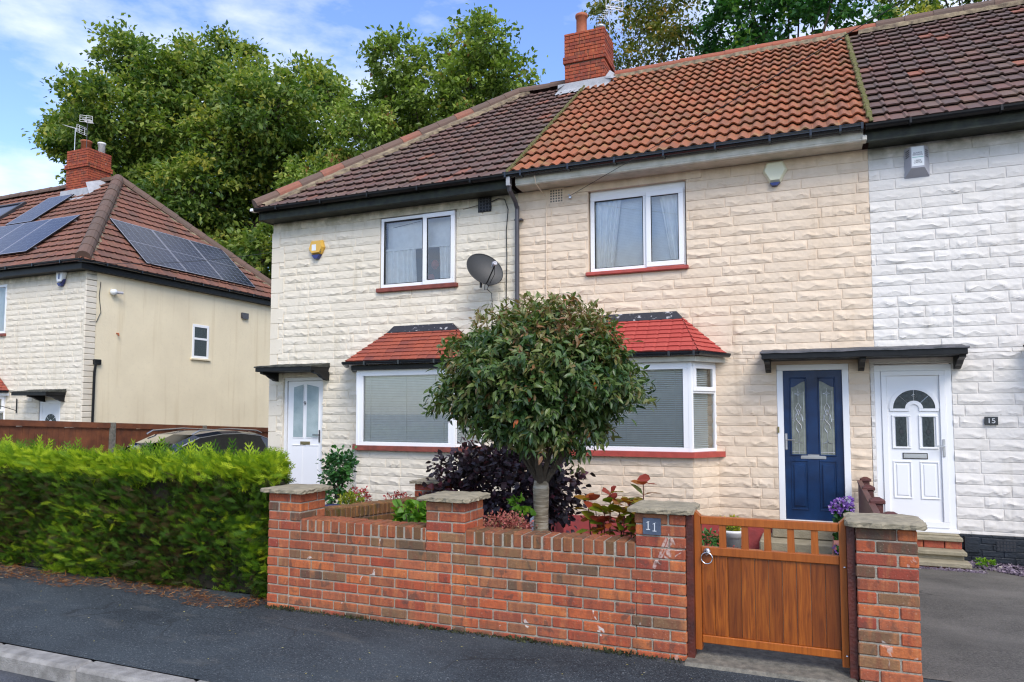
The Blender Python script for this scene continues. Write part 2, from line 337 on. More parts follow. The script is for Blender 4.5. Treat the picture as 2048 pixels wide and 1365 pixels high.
# ------------------------------------------------------------------ mesh helpers
class MB:
    def __init__(s): s.v = []; s.f = []; s.r = []; s.n = 0
    def add(s, V, F, r=0.):
        V = np.asarray(V, float).reshape(-1, 3); F = np.asarray(F, int)
        s.v.append(V); s.f.append(F+s.n); s.n += len(V)
        s.r.append(np.broadcast_to(np.asarray(r, float), (len(F),)))
        return s
    def quad(s, a, b, c, d, r=0.): return s.add([a, b, c, d], [[0, 1, 2, 3]], r)
    def poly(s, pts, r=0.): return s.add(pts, [list(range(len(pts)))], r)
    def box(s, x0, x1, y0, y1, z0, z1, r=0., bev=0., M4=None):
        cen = np.array([(x0+x1)/2, (y0+y1)/2, (z0+z1)/2]); h = np.array([abs(x1-x0)/2, abs(y1-y0)/2, abs(z1-z0)/2])
        V, F4, F3 = cbox(h, min(bev, h.min()*.9)); V = V+cen
        if M4 is not None: V = V@M4[:3, :3].T+M4[:3, 3]
        s.add(V, F4, r)
        if F3 is not None: s.f.append(F3+s.n-len(V)); s.r.append(np.full(len(F3), r))
        return s
    def prism(s, pts, axis, a, b, r=0.):
        """pts: 2-D outline (counter-clockwise), extruded along axis between a and b"""
        n = len(pts); P = []
        for t_ in (a, b):
            for (p, q) in pts:
                P.append({'x': (t_, p, q), 'y': (p, t_, q), 'z': (p, q, t_)}[axis])
        F4 = [[i, (i+1) % n, n+(i+1) % n, n+i] for i in range(n)]
        s.add(P, F4, r); base = s.n-len(P)
        s.f.append(np.array([list(range(n))[::-1]])+base); s.r.append(np.full(1, r))
        s.f.append(np.array([list(range(n, 2*n))])+base); s.r.append(np.full(1, r)); return s
    def tube(s, pts, rad, n=8, r=0., cap=True):
        pts = [Vector(p) for p in pts]; rad = [rad]*len(pts) if isinstance(rad, (int, float)) else rad
        V = []; up = None
        for i, p in enumerate(pts):
            dr = (pts[min(i+1, len(pts)-1)]-pts[max(i-1, 0)]).normalized()
            if up is None: up = dr.orthogonal().normalized()
            up = (up-dr*up.dot(dr)).normalized(); sd = dr.cross(up)
            for k in range(n):
                a = 2*math.pi*k/n; q = p+(up*math.cos(a)+sd*math.sin(a))*rad[i]; V.append(q[:])
        F = [[i*n+k, i*n+(k+1) % n, (i+1)*n+(k+1) % n, (i+1)*n+k] for i in range(len(pts)-1) for k in range(n)]
        s.add(V, F, r); b = s.n-len(V)
        if cap:
            s.f.append(np.array([list(range(n))[::-1]])+b); s.r.append(np.full(1, float(r)))
            s.f.append(np.array([[(len(pts)-1)*n+k for k in range(n)]])+b); s.r.append(np.full(1, float(r)))
        return s
    def lathe(s, prof, c, n=20, r=0.):
        V = [(c[0]+p*math.cos(2*math.pi*k/n), c[1]+p*math.sin(2*math.pi*k/n), c[2]+z) for p, z in prof for k in range(n)]
        F = [[i*n+k, i*n+(k+1) % n, (i+1)*n+(k+1) % n, (i+1)*n+k] for i in range(len(prof)-1) for k in range(n)]
        return s.add(V, F, r)
    def build(s, name, m, parent=None, smooth=False, loc=None):
        me = bpy.data.meshes.new(name)
        V = np.concatenate(s.v); me.vertices.add(len(V))
        if loc is not None: V = V-np.array(loc)
        me.vertices.foreach_set('co', V.astype(np.float32).ravel())
        idx = np.concatenate([f.ravel() for f in s.f]); sz = np.concatenate([np.full(len(f), f.shape[1]) for f in s.f])
        me.loops.add(len(idx)); me.loops.foreach_set('vertex_index', idx.astype(np.int32))
        me.polygons.add(len(sz)); st = np.concatenate([[0], np.cumsum(sz)[:-1]])
        me.polygons.foreach_set('loop_start', st.astype(np.int32))
        try: me.polygons.foreach_set('loop_total', sz.astype(np.int32))
        except Exception: pass
        me.polygons.foreach_set('use_smooth', np.full(len(sz), bool(smooth)))
        me.update(calc_edges=True); me.validate()
        at = me.attributes.new('rnd', 'FLOAT', 'FACE'); rr = np.concatenate(s.r).astype(np.float32)
        if len(rr) == len(me.polygons): at.data.foreach_set('value', rr)
        me.materials.append(M[m] if isinstance(m, str) else m)
        o = bpy.data.objects.new(name, me); COL.objects.link(o)
        if loc is not None: o.location = loc
        if parent is not None:
            o.parent = parent
            o.matrix_parent_inverse = parent.matrix_basis.inverted() if loc is None else Matrix()
            if loc is not None: o.location = Vector(loc)-parent.location
        return o
_bi = {}
def cbox(h, b):
    if b <= 0:
        V = np.array([[(-1)**(1-i)*1., (-1)**(1-j)*1., (-1)**(1-k)*1.] for i in (0, 1) for j in (0, 1) for k in (0, 1)])*h
        F = np.array([[0, 1, 3, 2], [4, 6, 7, 5], [0, 4, 5, 1], [2, 3, 7, 6], [0, 2, 6, 4], [1, 5, 7, 3]]); return V, F, None
    cs = [(i, j, k) for i in (-1, 1) for j in (-1, 1) for k in (-1, 1)]
    V = np.array([[c[a]*(h[a]-(0 if a == x else b)) for a in range(3)] for c in cs for x in range(3)])
    if 'f' not in _bi:
        ci = {c: i for i, c in enumerate(cs)}; vid = lambda c, x: ci[c]*3+x
        F4 = []; F3 = []  # plain dark boxes added to stop light passing between the sprays
        T = np.array([[c[a]*(1-(0 if a == x else .2)) for a in range(3)] for c in cs for x in range(3)])
        def orient(f):
            p = T[f]; n = np.cross(p[1]-p[0], p[2]-p[0]); return list(f) if n@p.mean(0) > 0 else list(f)[::-1]
        for x in range(3):
            o = [a for a in range(3) if a != x]
            for sgn in (-1, 1):
                q = []
                for (p, r_) in ((-1, -1), (1, -1), (1, 1), (-1, 1)):
                    c = [0]*3; c[x] = sgn; c[o[0]] = p; c[o[1]] = r_; q.append(vid(tuple(c), x))
                F4.append(orient(q))
            for p in (-1, 1):
                for r_ in (-1, 1):
                    c0 = [0]*3; c0[o[0]] = p; c0[o[1]] = r_; c0[x] = -1; c1 = list(c0); c1[x] = 1
                    F4.append(orient([vid(tuple(c0), o[0]), vid(tuple(c1), o[0]), vid(tuple(c1), o[1]), vid(tuple(c0), o[1])]))
        for c in cs: F3.append(orient([vid(c, 0), vid(c, 1), vid(c, 2)]))
        _bi['f'] = (np.array(F4), np.array(F3))
    return V, _bi['f'][0], _bi['f'][1]
def empty(name, loc=(0, 0, 0), label=None, cat=None, group=None):
    o = bpy.data.objects.new(name, None); COL.objects.link(o); o.location = loc; o.empty_display_size = .2
    return tag(o, label, cat, group)
def tag(o, label=None, cat=None, group=None, kind=None):
    for k, v in (('label', label), ('category', cat), ('group', group), ('kind', kind)):
        if v: o[k] = v
    return o
def B(*a, **k): return MB().box(*a, **k)
def text(name, s, size, loc, m, parent, rot=(R(90), 0, 0), ext=.002, sx=1):
    c = bpy.data.curves.new(name, 'FONT'); c.body = s; c.size = size; c.extrude = ext; c.align_x = 'CENTER'; c.align_y = 'CENTER'
    t = bpy.data.objects.new(name, c); COL.objects.link(t)
    dg = bpy.context.evaluated_depsgraph_get(); me = bpy.data.meshes.new_from_object(t.evaluated_get(dg))
    bpy.data.objects.remove(t)
    o = bpy.data.objects.new(name, me); COL.objects.link(o); me.materials.clear(); me.materials.append(M[m])
    o.rotation_euler = rot; o.scale = (sx, 1, 1)
    o.parent = parent; o.location = Vector(loc)-parent.location
    return o
def subtract(rect, holes):
    out = [rect]
    for (a, b, c, d_) in holes:
        nx = []
        for (x0, x1, z0, z1) in out:
            if a >= x1 or b <= x0 or c >= z1 or d_ <= z0: nx.append((x0, x1, z0, z1)); continue
            if a > x0: nx.append((x0, a, z0, z1))
            if b < x1: nx.append((b, x1, z0, z1))
            m0, m1 = max(a, x0), min(b, x1)
            if c > z0: nx.append((m0, m1, z0, c))
            if d_ < z1: nx.append((m0, m1, d_, z1))
        out = nx
    return out
CH = .1394
def stonework(mb, o, u, n, L, z0, z1, holes=(), amp=.019, slen=.56, seed=0, du=.028, plain=0.):
    """rock-faced cladding stones on a vertical face; o origin, u along, n outwards"""
    rg = np.random.default_rng(seed); o = np.array(o, float); u = np.array(u, float); n = np.array(n, float)
    for r_ in subtract((0, L, z0, z1), holes):
        a, b, c, d_ = r_; P = lambda x, z: o+u*x+np.array([0, 0, z])-n*.002
        mb.quad(P(a, c), P(b, c), P(b, d_), P(a, d_), .5)
    k0 = int(math.floor((z0-.30)/CH)); k1 = int(math.ceil((z1-.30)/CH))
    for k in range(k0, k1):
        c0 = .30+k*CH; x = -slen*(.5 if k % 2 else 1)-rg.uniform(0, .02)
        while x < L:
            w = slen*rg.choice([1.25, 1.1, .75, .5]) if rg.random() < .3 else slen
            w *= rg.uniform(.985, 1.015)
            x1 = x+w
            ph = rg.uniform(0, 6.28, 8); fr = rg.uniform(.6, 3.2, 8); am = rg.uniform(.75, 1.2); rv = rg.random()
            if rg.random() < .2: am *= .5
            j = .005
            for (a, b, c, d_) in subtract((max(x+j, 0), min(x1-j, L), max(c0+j, z0), min(c0+CH-j, z1)), holes):
                if b-a < .03 or d_-c < .02: continue
                nu = max(3, int((b-a)/du)+1); us = np.concatenate([[a, a+.004], np.linspace(a+.014, b-.014, nu), [b-.004, b]])
                vs = np.concatenate([[c, c+.004], np.linspace(c+.012, d_-.012, 9), [d_-.003, d_]])
                U, V_ = np.meshgrid(us, vs); A = (U-x)/w; Bv = (V_-c0)/CH
                sn = lambda i, q: np.sin(A*fr[i]*6.28*q+ph[i])
                rdg = .22+.26*np.abs(np.sin(A*fr[0]*3.3+ph[0]))+.07*np.sin(A*fr[1]*9+ph[1])+.03*np.sin(A*31+ph[2]); rdg = np.clip(rdg, .12, .62)
                Am = .66+.30*sn(3, .7)+.12*sn(4, 1.8)
                up = np.clip((1-Bv)/(1-rdg), 0, 1); dn = np.clip(Bv/rdg, 0, 1); dn = .35*dn**.5+.65*dn**2.2
                h = np.where(Bv > rdg, up*(.82+.18*np.sin(Bv*9+ph[5]+A*7)), dn)
                end = np.clip(np.minimum((U-x), (x1-U))/.05, 0, 1)**.6
                h = .0035+amp*am*np.clip(Am, .12, 1.15)*h*end+.0012*np.sin(U*fr[6]*30+ph[6])*np.sin(V_*70+ph[7])
                if plain: h = h*(1-plain)+.012*plain
                eu = np.ones_like(h); eu[0] = 0; eu[-1] = 0; eu[:, 0] = 0; eu[:, -1] = 0
                h = h*eu-.003*(1-eu)
                Pn = o+u*U[..., None]+n*h[..., None]; Pn[..., 2] += V_
                m_, q_ = U.shape; I = np.arange(m_*q_).reshape(m_, q_)
                F = np.stack([I[:-1, :-1], I[:-1, 1:], I[1:, 1:], I[1:, :-1]], -1).reshape(-1, 4)
                if np.cross(u, [0, 0, 1])@n < 0: F = F[:, ::-1]
                mb.add(Pn, F, rv)
            x = x1
def stones(name, m, parent, *args, **kw):
    mb = MB(); stonework(mb, *args, **kw); return mb.build(name, m, parent)
def tiles(mb, P0, U, Sv, width, length, colw, gauge, prof, clip=None, thick=.042, seed=0, npr=9, jit=.004):
    rg = np.random.default_rng(seed); P0, U, Sv = (np.array(q, float) for q in (P0, U, Sv)); Nn = np.cross(U, Sv); Nn /= np.linalg.norm(Nn)
    if Nn[2] < 0: Nn = -Nn
    nr = int(round(length/gauge)); g = length/nr; nc = int(math.ceil(width/colw))
    T = np.linspace(0, 1, npr); pr = prof(T)
    for k in range(nr):
        s0, s1 = k*g, (k+1)*g+.01
        a0, b0 = clip(s0) if clip else (0, width); a1, b1 = clip(s1) if clip else (0, width)
        for c in range(nc):
            ut = (c+T)*colw
            lo = np.clip(ut, a0, b0); hi = np.clip(ut, a1, b1)
            if lo[-1]-lo[0] < .004 and hi[-1]-hi[0] < .004: continue
            jj = rg.uniform(-jit, jit); rv = rg.random()
            sb = s0-.012+rg.uniform(-.004, .004)
            low = P0+np.outer(lo, U)+Sv*sb+np.outer(pr+thick+jj, Nn)
            if thick > .03: lowb = P0+np.outer(lo, U)+Sv*(sb+.004)+np.outer(pr*.92+thick-.019+jj, Nn); s1 = s0+g+.07
            else: lowb = P0+np.outer(lo, U)+Sv*sb+np.outer(pr*.97+jj, Nn)
            top = P0+np.outer(hi, U)+Sv*s1+np.outer(pr+(.002 if thick < .03 else -.006), Nn)
            V = np.concatenate([lowb, low, top]); n_ = npr
            I = np.arange(3*n_).reshape(3, n_)
            F = np.stack([I[:-1, :-1], I[:-1, 1:], I[1:, 1:], I[1:, :-1]], -1).reshape(-1, 4)
            mb.add(V, F, rv)
roll11 = lambda t: .036*np.clip(np.cos((t-.5)*math.pi*1.55), 0, 1)**.8
roll_old = lambda t: np.where(t < .70, .004*np.sin(t/.7*3.14), .022*np.sin(np.clip((t-.70)/.30, 0, 1)*math.pi)**.8)
flat = lambda t: np.where((t < .02) | (t > .98), -.006, 0.)
def ridge(mb, a, b, rad=.11, seg=.45, seed=1, lift=.0, red=.12):
    rg = np.random.default_rng(seed); a, b = Vector(a), Vector(b); Ln = (b-a).length; n = max(1, int(round(Ln/seg))); dr = (b-a)/n
    ax = dr.normalized(); side = ax.cross(Vector((0, 0, 1))).normalized(); up = side.cross(ax)
    for i in range(n):
        p, q = a+dr*i, a+dr*(i+1.04); V = []
        jt = rg.uniform(-.006, .006)
        for P_, rr in ((p, rad*1.06), (q, rad*.98)):
            for k in range(9):
                t_ = math.pi*(-.08+1.16*k/8); V.append((P_+side*math.cos(t_)*rr+up*(math.sin(t_)*rr+lift+jt))[:])
        F = [[k, k+1, 10+k, 9+k] for k in range(8)]
        rv = 1.0 if rg.random() < red else rg.uniform(0, .7)
        mb.add(V, F, rv); mb.add(V[:9], [list(range(9))], rv)
def gutter(mb, a, b, rad=.058):
    """half-round gutter with closed front; a->b along the eave"""
    a, b = Vector(a), Vector(b); ax = (b-a).normalized(); side = ax.cross(Vector((0, 0, 1))).normalized()
    V = []
    prof = [(rad, 0), (rad*1.06, .004)]+[(rad*math.cos(t_), -rad*math.sin(t_)) for t_ in np.linspace(0, math.pi, 9)]+[(-rad, .0), (-rad+.006, 0)]+[((rad-.006)*math.cos(t_), -(rad-.006)*math.sin(t_)) for t_ in np.linspace(math.pi, 0, 9)]
    n = len(prof)
    for P_ in (a, b): V += [(P_+side*x+Vector((0, 0, z)))[:] for x, z in prof]
    mb.add(V, [[k, (k+1) % n, n+(k+1) % n, n+k] for k in range(n)]); mb.add(V[2:11], [list(range(9))]); mb.add(V[n+2:n+11], [list(range(9))])
    return mb
# ------------------------------------------------------------------ ground
def zg(x, y):
    """height of the ground: pavement falls to the kerb, plots fall towards the houses"""
    y = np.asarray(y, float)
    return np.where(y < -5.3, .15+(y+5.3)*.040, np.where(y < 0, .15+(y+5.3)/5.3*-.25, -.10))
def sheet(mb, x0, x1, y0, y1, dz, nx, ny, road=False, xs=None, ys=None):
    xs = np.linspace(x0, x1, nx+1) if xs is None else xs; ys = np.linspace(y0, y1, ny+1) if ys is None else ys
    X_, Y_ = np.meshgrid(xs, ys); Z_ = (np.full_like(X_, -.02) if road else zg(X_, Y_)+0*X_)+dz
    I = np.arange(X_.size).reshape(X_.shape)
    F = np.stack([I[:-1, :-1], I[:-1, 1:], I[1:, 1:], I[1:, :-1]], -1).reshape(-1, 4)
    mb.add(np.stack([X_, Y_, Z_], -1).reshape(-1, 3), F)
mb = MB(); ysg = np.concatenate([[-400, -60, -20, -9], np.linspace(-7.6, 0, 40), [3, 10, 30, 100, 600]])
xsg = np.concatenate([[-600, -100, -40], np.linspace(-30, 12, 60), [30, 100, 600]])
X_, Y_ = np.meshgrid(xsg, ysg); Z_ = np.where(Y_ < -6.9, -.06, zg(X_, Y_)-.035)
I = np.arange(X_.size).reshape(X_.shape)
mb.add(np.stack([X_, Y_, Z_], -1).reshape(-1, 3), np.stack([I[:-1, :-1], I[:-1, 1:], I[1:, 1:], I[1:, :-1]], -1).reshape(-1, 4))
tag(mb.build('ground', 'soil'), kind='structure')
mb = MB(); sheet(mb, -60, 60, -6.835, -5.28, 0, 120, 8); tag(mb.build('pavement', 'asphalt'), kind='structure')
mb = MB(); sheet(mb, -60, 60, -30, -7.0, 0, 4, 4, True); tag(mb.build('road', 'road'), kind='structure')
mb = MB()
x = -60.0 - .27
while x < 30:
    mb.box(x+.004, x+.911, -7.0, -6.835, -.3, .094+random.uniform(-.003, .003), random.random(), .022); x += .915
tag(mb.build('kerb', 'kerb'), kind='structure')
mb = MB(); sheet(mb, .50, 12, -5.28, -.02, .003, 20, 20); tag(mb.build('driveway', 'drive'), kind='structure')
mb = MB(); sheet(mb, -11.9, -9.0, -4.5, 6, .003, 4, 10); tag(mb.build('side_driveway', 'drive'), kind='structure')
mb = MB(); sheet(mb, -.75, .45, -5.05, -.45, .004, 6, 20); tag(mb.build('garden_path', 'concrete'), kind='structure')
mb = MB(); mb.box(-.79, .235, -5.58, -5.10, .02, .158, 0, .02); tag(mb.build('gate_threshold', 'concrete'), kind='structure')
def mound(name, x0, x1, y0, y1, zt, m='soil'):
    mb = MB(); xs = np.linspace(x0, x1, 24); ys = np.linspace(y0, y1, 24); X_, Y_ = np.meshgrid(xs, ys)
    e = np.minimum(np.minimum(X_-x0, x1-X_), np.minimum(Y_-y0, y1-Y_)); z = zg(X_, Y_)+np.clip(e/.25, 0, 1)*zt+rng.normal(0, .008, X_.shape)
    I = np.arange(X_.size).reshape(X_.shape)
    mb.add(np.stack([X_, Y_, z], -1).reshape(-1, 3), np.stack([I[:-1, :-1], I[:-1, 1:], I[1:, 1:], I[1:, :-1]], -1).reshape(-1, 4))
    return tag(mb.build(name, m), kind='structure')
mound('garden_soil', -3.88, -.8, -5.27, -.55, .12)
mound('garden_bed', -8.9, -4.1, -4.6, -.5, .10)

# ------------------------------------------------------------------ house helpers
def frame(mb, x0, x1, z0, z1, y0, y1, w, M4=None, wb=None, bev=.004, r=0):
    wb = wb or w
    mb.box(x0, x1, y0, y1, z1-w, z1, r, bev, M4); mb.box(x0, x1, y0, y1, z0, z0+wb, r, bev, M4)
    mb.box(x0, x0+w, y0, y1, z0+wb, z1-w, r, bev, M4); mb.box(x1-w, x1, y0, y1, z0+wb, z1-w, r, bev, M4)
    return mb
def TR(o, ang): return np.array(Matrix.Translation(o)@Matrix.Rotation(R(ang), 4, 'Z'))
def blind(mb, x0, x1, z0, z1, y, pitch=.0265, tilt=.35, M4=None):
    z = z0
    while z < z1:
        V, F, _ = cbox(np.array([(x1-x0)/2, .0125, .0006]), 0)
        c, s_ = math.cos(tilt), math.sin(tilt); Rm = np.array([[1, 0, 0], [0, c, -s_], [0, s_, c]])
        V = V@Rm.T+np.array([(x0+x1)/2, y, z])
        if M4 is not None: V = V@M4[:3, :3].T+M4[:3, 3]
        mb.add(V, F, random.random()); z += pitch
    return mb
def curtain(mb, x0t, x1t, x0b, x1b, z0, z1, y, n=60, folds=9, amp=.02):
    V = []
    for i in range(n+1):
        t = i/n; yy = y+amp*math.sin(t*folds*6.28+math.sin(t*9))
        V.append((x0t+(x1t-x0t)*t, yy, z1)); V.append((x0b+(x1b-x0b)*t, yy*1.0, z0))
    return mb.add(V, [[2*i, 2*i+2, 2*i+3, 2*i+1] for i in range(n)])
def slabp(mb, pts, y0, y1, r=0):   # outline in x,z extruded in y
    return mb.prism(pts, 'y', y0, y1, r)
def rings(pts, t=.012):
    return pts
SL = Vector((0, 4.5, 3.39)).normalized()
def roof_front(name, m, parent, x0, x1, prof, colw, gauge, clip=None, seed=0, yo=0., z0=5.36):
    mb = MB(); tiles(mb, (x0, -.42+yo, z0), (1, 0, 0), SL, x1-x0, 5.62, colw, gauge, prof, clip, seed=seed, npr=11)
    return mb
def gutter_run(parent, a, b, m, name='gutter', joints=True):
    mb = MB(); gutter(mb, a, b)
    if joints:
        x = a[0]+.5
        while x < b[0]-.1:
            mb.box(x-.014, x+.014, a[1]-.064, a[1]+.06, a[2]-.066, a[2]+.004, 0, .002); x += .95
    return mb.build(name, m, parent)
def bay(house, xl, xr, sill_m, tile_m, fascia_m, blind_m, stone_m, seed, bright):
    """canted bay window: front face xl..xr at y=-.45, splayed sides .28 wide"""
    b, sw = .45, .28; lo, hi = 1.205, 2.43
    w = empty('bay_window', (0, 0, 0)); w.parent = house; w.matrix_parent_inverse = house.matrix_basis.inverted()
    wm = MB()
    stonework(wm, (xl-.02, -b+.03, 0), (1, 0, 0), (0, -1, 0), xr-xl+.04, .28, 1.13, seed=seed)
    Ls = math.hypot(sw, b-.03)
    ur = np.array([sw, b-.03, 0])/Ls; stonework(wm, (xr+.02, -b+.03, 0), ur, (ur[1], -ur[0], 0), Ls, .28, 1.13, seed=seed+1)
    ul = np.array([sw, -(b-.03), 0])/Ls; stonework(wm, (xl-.02-sw, 0, 0), ul, (ul[1], -ul[0], 0), Ls, .28, 1.13, seed=seed+2)
    wm.build('bay_base', stone_m, w)
    # plinth
    MB().prism([(xl-.30, .02), (xl-.02, -b+.02), (xr+.02, -b+.02), (xr+.30, .02)], 'z', -.12, .28).build('bay_plinth', 'red_plinth' if seed > 50 else 'cream', w)
    MB().prism([(xl-.40, 0), (xl-.05, -b-.055), (xr+.05, -b-.055), (xr+.40, 0)], 'z', 1.13, 1.205).build('sill', sill_m, w)
    f = MB()
    frame(f, xl, xr, lo, hi, -b, -b+.07, .10, wb=.06)
    f.box(xl-.02, xl+.03, -b-.004, -b+.075, lo, hi, 0, .004); f.box(xr-.03, xr+.02, -b-.004, -b+.075, lo, hi, 0, .004)
    Lp = math.hypot(sw, b)
    ang = math.degrees(math.atan2(b, sw))
    TRm = TR((xr+.01, -b+.005, 0), ang); TLm = TR((xl-.01-sw, 0, 0), -ang)
    for Tm in (TRm, TLm):
        frame(f, .0, Lp, lo, hi, 0, .06, .045, Tm)
        f.box(.045, Lp-.045, 0, .06, 2.0, 2.05, 0, .004, Tm)
        frame(f, .035, Lp-.035, 2.03, hi-.03, -.018, .03, .06, Tm)
    f.build('window_frame', 'upvc', w)
    g = MB(); g.quad((xl+.09, -b+.035, lo+.05), (xr-.09, -b+.035, lo+.05), (xr-.09, -b+.035, hi-.09), (xl+.09, -b+.035, hi-.09))
    g.build('pane', 'glass', w)
    for Tm in (TRm, TLm):
        for (z0, z1, yy, mx_) in ((lo+.04, 2.0, .03, .045), (2.09, hi-.09, .005, .09)):
            V = np.array([(mx_, yy, z0), (Lp-mx_, yy, z0), (Lp-mx_, yy, z1), (mx_, yy, z1)]); V = V@Tm[:3, :3].T+Tm[:3, 3]
            MB().add(V, [[0, 1, 2, 3]]).build('pane', 'glass', w)
    bm_ = MB(); blind(bm_, xl+.07, xr-.07, lo+.06, hi-.09, -b+.075, tilt=bright)
    for fx in (.12, .5, .88):
        xx = xl+(xr-xl)*fx; bm_.box(xx-.004, xx+.004, -b+.058, -b+.062, lo+.06, hi-.09)
    for Tm in (TRm, TLm): blind(bm_, .06, Lp-.06, lo+.05, hi-.05, .10, tilt=bright, M4=Tm)
    bm_.build('blind', blind_m, w)
    r_ = MB(); r_.quad((xl-.1, .25, lo-.1), (xr+.1, .25, lo-.1), (xr+.1, .25, hi+.1), (xl-.1, .25, hi+.1)); r_.build('dark_room_panel', 'room_shade', w)  # flat dark panel, room shade put into its colour
    # soffit / fascia / gutter
    MB().prism([(xl-.42, 0), (xl-.08, -b-.07), (xr+.08, -b-.07), (xr+.42, 0)], 'z', hi, 2.50).build('fascia', fascia_m, w)
    gm = MB(); yg = -.60
    gutter(gm, (xl-.17, yg, 2.555), (xr+.13, yg, 2.555), .05)
    gutter(gm, (xr+.12, yg, 2.555), (xr+.46, -.06, 2.545), .05); gutter(gm, (xl-.50, -.06, 2.545), (xl-.16, yg, 2.555), .05)
    for xx in (xl+.25, (xl+xr)/2, xr-.25, xr+.08): gm.box(xx-.015, xx+.015, yg-.056, yg+.05, 2.497, 2.562, 0, .002)
    gm.build('gutter', 'gutter_new', w)
    # hipped little roof
    tb = MB(); yt, zt = -.02, 3.10; ins = .36
    A, Bq = Vector((xl-.14, -.58, 2.575)), Vector((xr+.12, -.58, 2.575))
    C_, D_ = Vector((xl+ins-.02, yt, zt)), Vector((xr-ins+.18, yt, zt))
    Sf = Vector((0, yt+.58, zt-2.575)); Lf = Sf.length; Sf.normalize()
    wd = Bq.x-A.x; cl = lambda s: ((C_.x-A.x)*min(s, Lf)/Lf, wd-(Bq.x-D_.x)*min(s, Lf)/Lf)
    tiles(tb, A, (1, 0, 0), Sf, wd, Lf, .165, .0915, flat, cl, .022, seed, 7, .0015)
    def side(P, Q, T, sd):
        Um = (Q-P); Wd = Um.length; Um.normalize(); h = T-P; proj = h.dot(Um); Sv = (h-Um*proj); Ln = Sv.length; Sv.normalize()
        c2 = lambda s: (proj*min(s, Ln)/Ln, Wd-(Wd-proj)*min(s, Ln)/Ln)
        tiles(tb, P, Um, Sv, Wd, Ln, .165, Ln/8, flat, c2, .022, sd, 7, .0015)
    side(Bq, Vector((xr+.42, -.02, 2.56)), D_, seed+3)
    side(Vector((xl-.46, -.02, 2.56)), A, C_, seed+4)
    rf = tb.build('bay_roof', tile_m, w)
    fb = MB(); e = .04
    fb.add([(C_.x-.03, yt-.06, zt-.03), (D_.x+.02, yt-.06, zt-.03), (D_.x-.07, -.035, zt+.085), (C_.x+.08, -.035, zt+.085), (C_.x-.03, yt+.04, zt-.03), (D_.x+.05, yt+.04, zt-.03), (D_.x-.05, .02, zt+.085), (C_.x+.06, .02, zt+.085)],
           [[0, 1, 2, 3], [3, 2, 6, 7], [1, 5, 6, 2], [4, 0, 3, 7]])
    fb.build('flashing', 'flash', w)
    return w
def door_handle(parent, x, z, y, dr, m='steel'):
    h = MB(); h.box(x-.014, x+.014, y-.012, y, z-.10, z+.12, 0, .005)
    h.tube([(x, y-.01, z+.035), (x, y-.045, z+.035), (x+dr*.012, y-.05, z+.035), (x+dr*.11, y-.05, z+.033)], .009, 8)
    h.tube([(x, y-.012, z-.04), (x, y-.018, z-.04)], .007, 8)
    return h.build('handle', m, parent)
def letterbox(parent, x0, x1, z0, z1, y, m='steel', rim=None):
    h = MB(); h.box(x0, x1, y-.010, y, z0, z1, 0, .004); h.box(x0+.015, x1-.015, y-.016, y-.008, z0+.014, z1-.014, 0, .003)
    o = h.build('letterbox', m, parent)
    return o
def panel_mould(mb, x0, x1, z0, z1, y, w=.018, d=.012):
    """raised picture-frame moulding with a fielded panel inside"""
    for (a, b_, c, e, s) in ((x0, x1, z0, z0+w, 0), (x0, x1, z1-w, z1, 0), (x0, x0+w, z0+w, z1-w, 0), (x1-w, x1, z0+w, z1-w, 0)):
        mb.box(a, b_, y-d, y+.001, c, e, 0, .005)
    mb.box(x0+w+.022, x1-w-.022, y-d*.7, y+.001, z0+w+.022, z1-w-.022, 0, .007)
def canopy(parent, x0, x1, brs, m_top, m_f, z=2.50, dep=.5):
    c = MB(); n = 24; V = []
    rr = np.random.default_rng(int(abs(x0)*100))
    for i in range(n+1):
        xx = x0+(x1-x0)*i/n; dz = rr.uniform(-.006, .006)
        for (yy, zz) in ((-dep-.02, z+.028+dz), (-dep-.01, z+.052+dz), (-dep*.5, z+.075+dz), (.0, z+.115+dz*.5)): V.append((xx, yy, zz))
    F = [[i*4+k, (i+1)*4+k, (i+1)*4+k+1, i*4+k+1] for i in range(n) for k in range(3)]
    c.add(V, F); c.add([V[0], V[1], V[2], V[3], (x0, 0, z+.03)], [[0, 1, 2, 3, 4]]); c.add([V[-4], V[-3], V[-2], V[-1], (x1, 0, z+.03)], [[0, 1, 2, 3, 4]])
    cb = MB(); cb.box(x0+.02, x1-.02, -dep, -.002, z-.045, z+.045, 0, .004)
    for bx in brs:
        cb.prism([(0, z-.045), (-.42, z-.045), (-.42, z-.075), (-.36, z-.085), (-.28, z-.10), (-.20, z-.145), (-.12, z-.17), (-.10, z-.185), (0, z-.20)], 'x', bx-.035, bx+.035)
    o = cb.build('canopy', m_f, parent); c.build('felt_covering', m_top, o)
    return o
def house_shell(parent, x0, x1, m, left=False, right=False, y1=8.3, zt=5.2):
    mb = MB(); mb.box(x0, x1, y1-.2, y1, -.15, zt)
    if left: mb.box(x0, x0+.2, .001, y1-.2, -.15, zt)
    if right: mb.box(x1-.2, x1, .001, y1-.2, -.15, zt)
    return mb

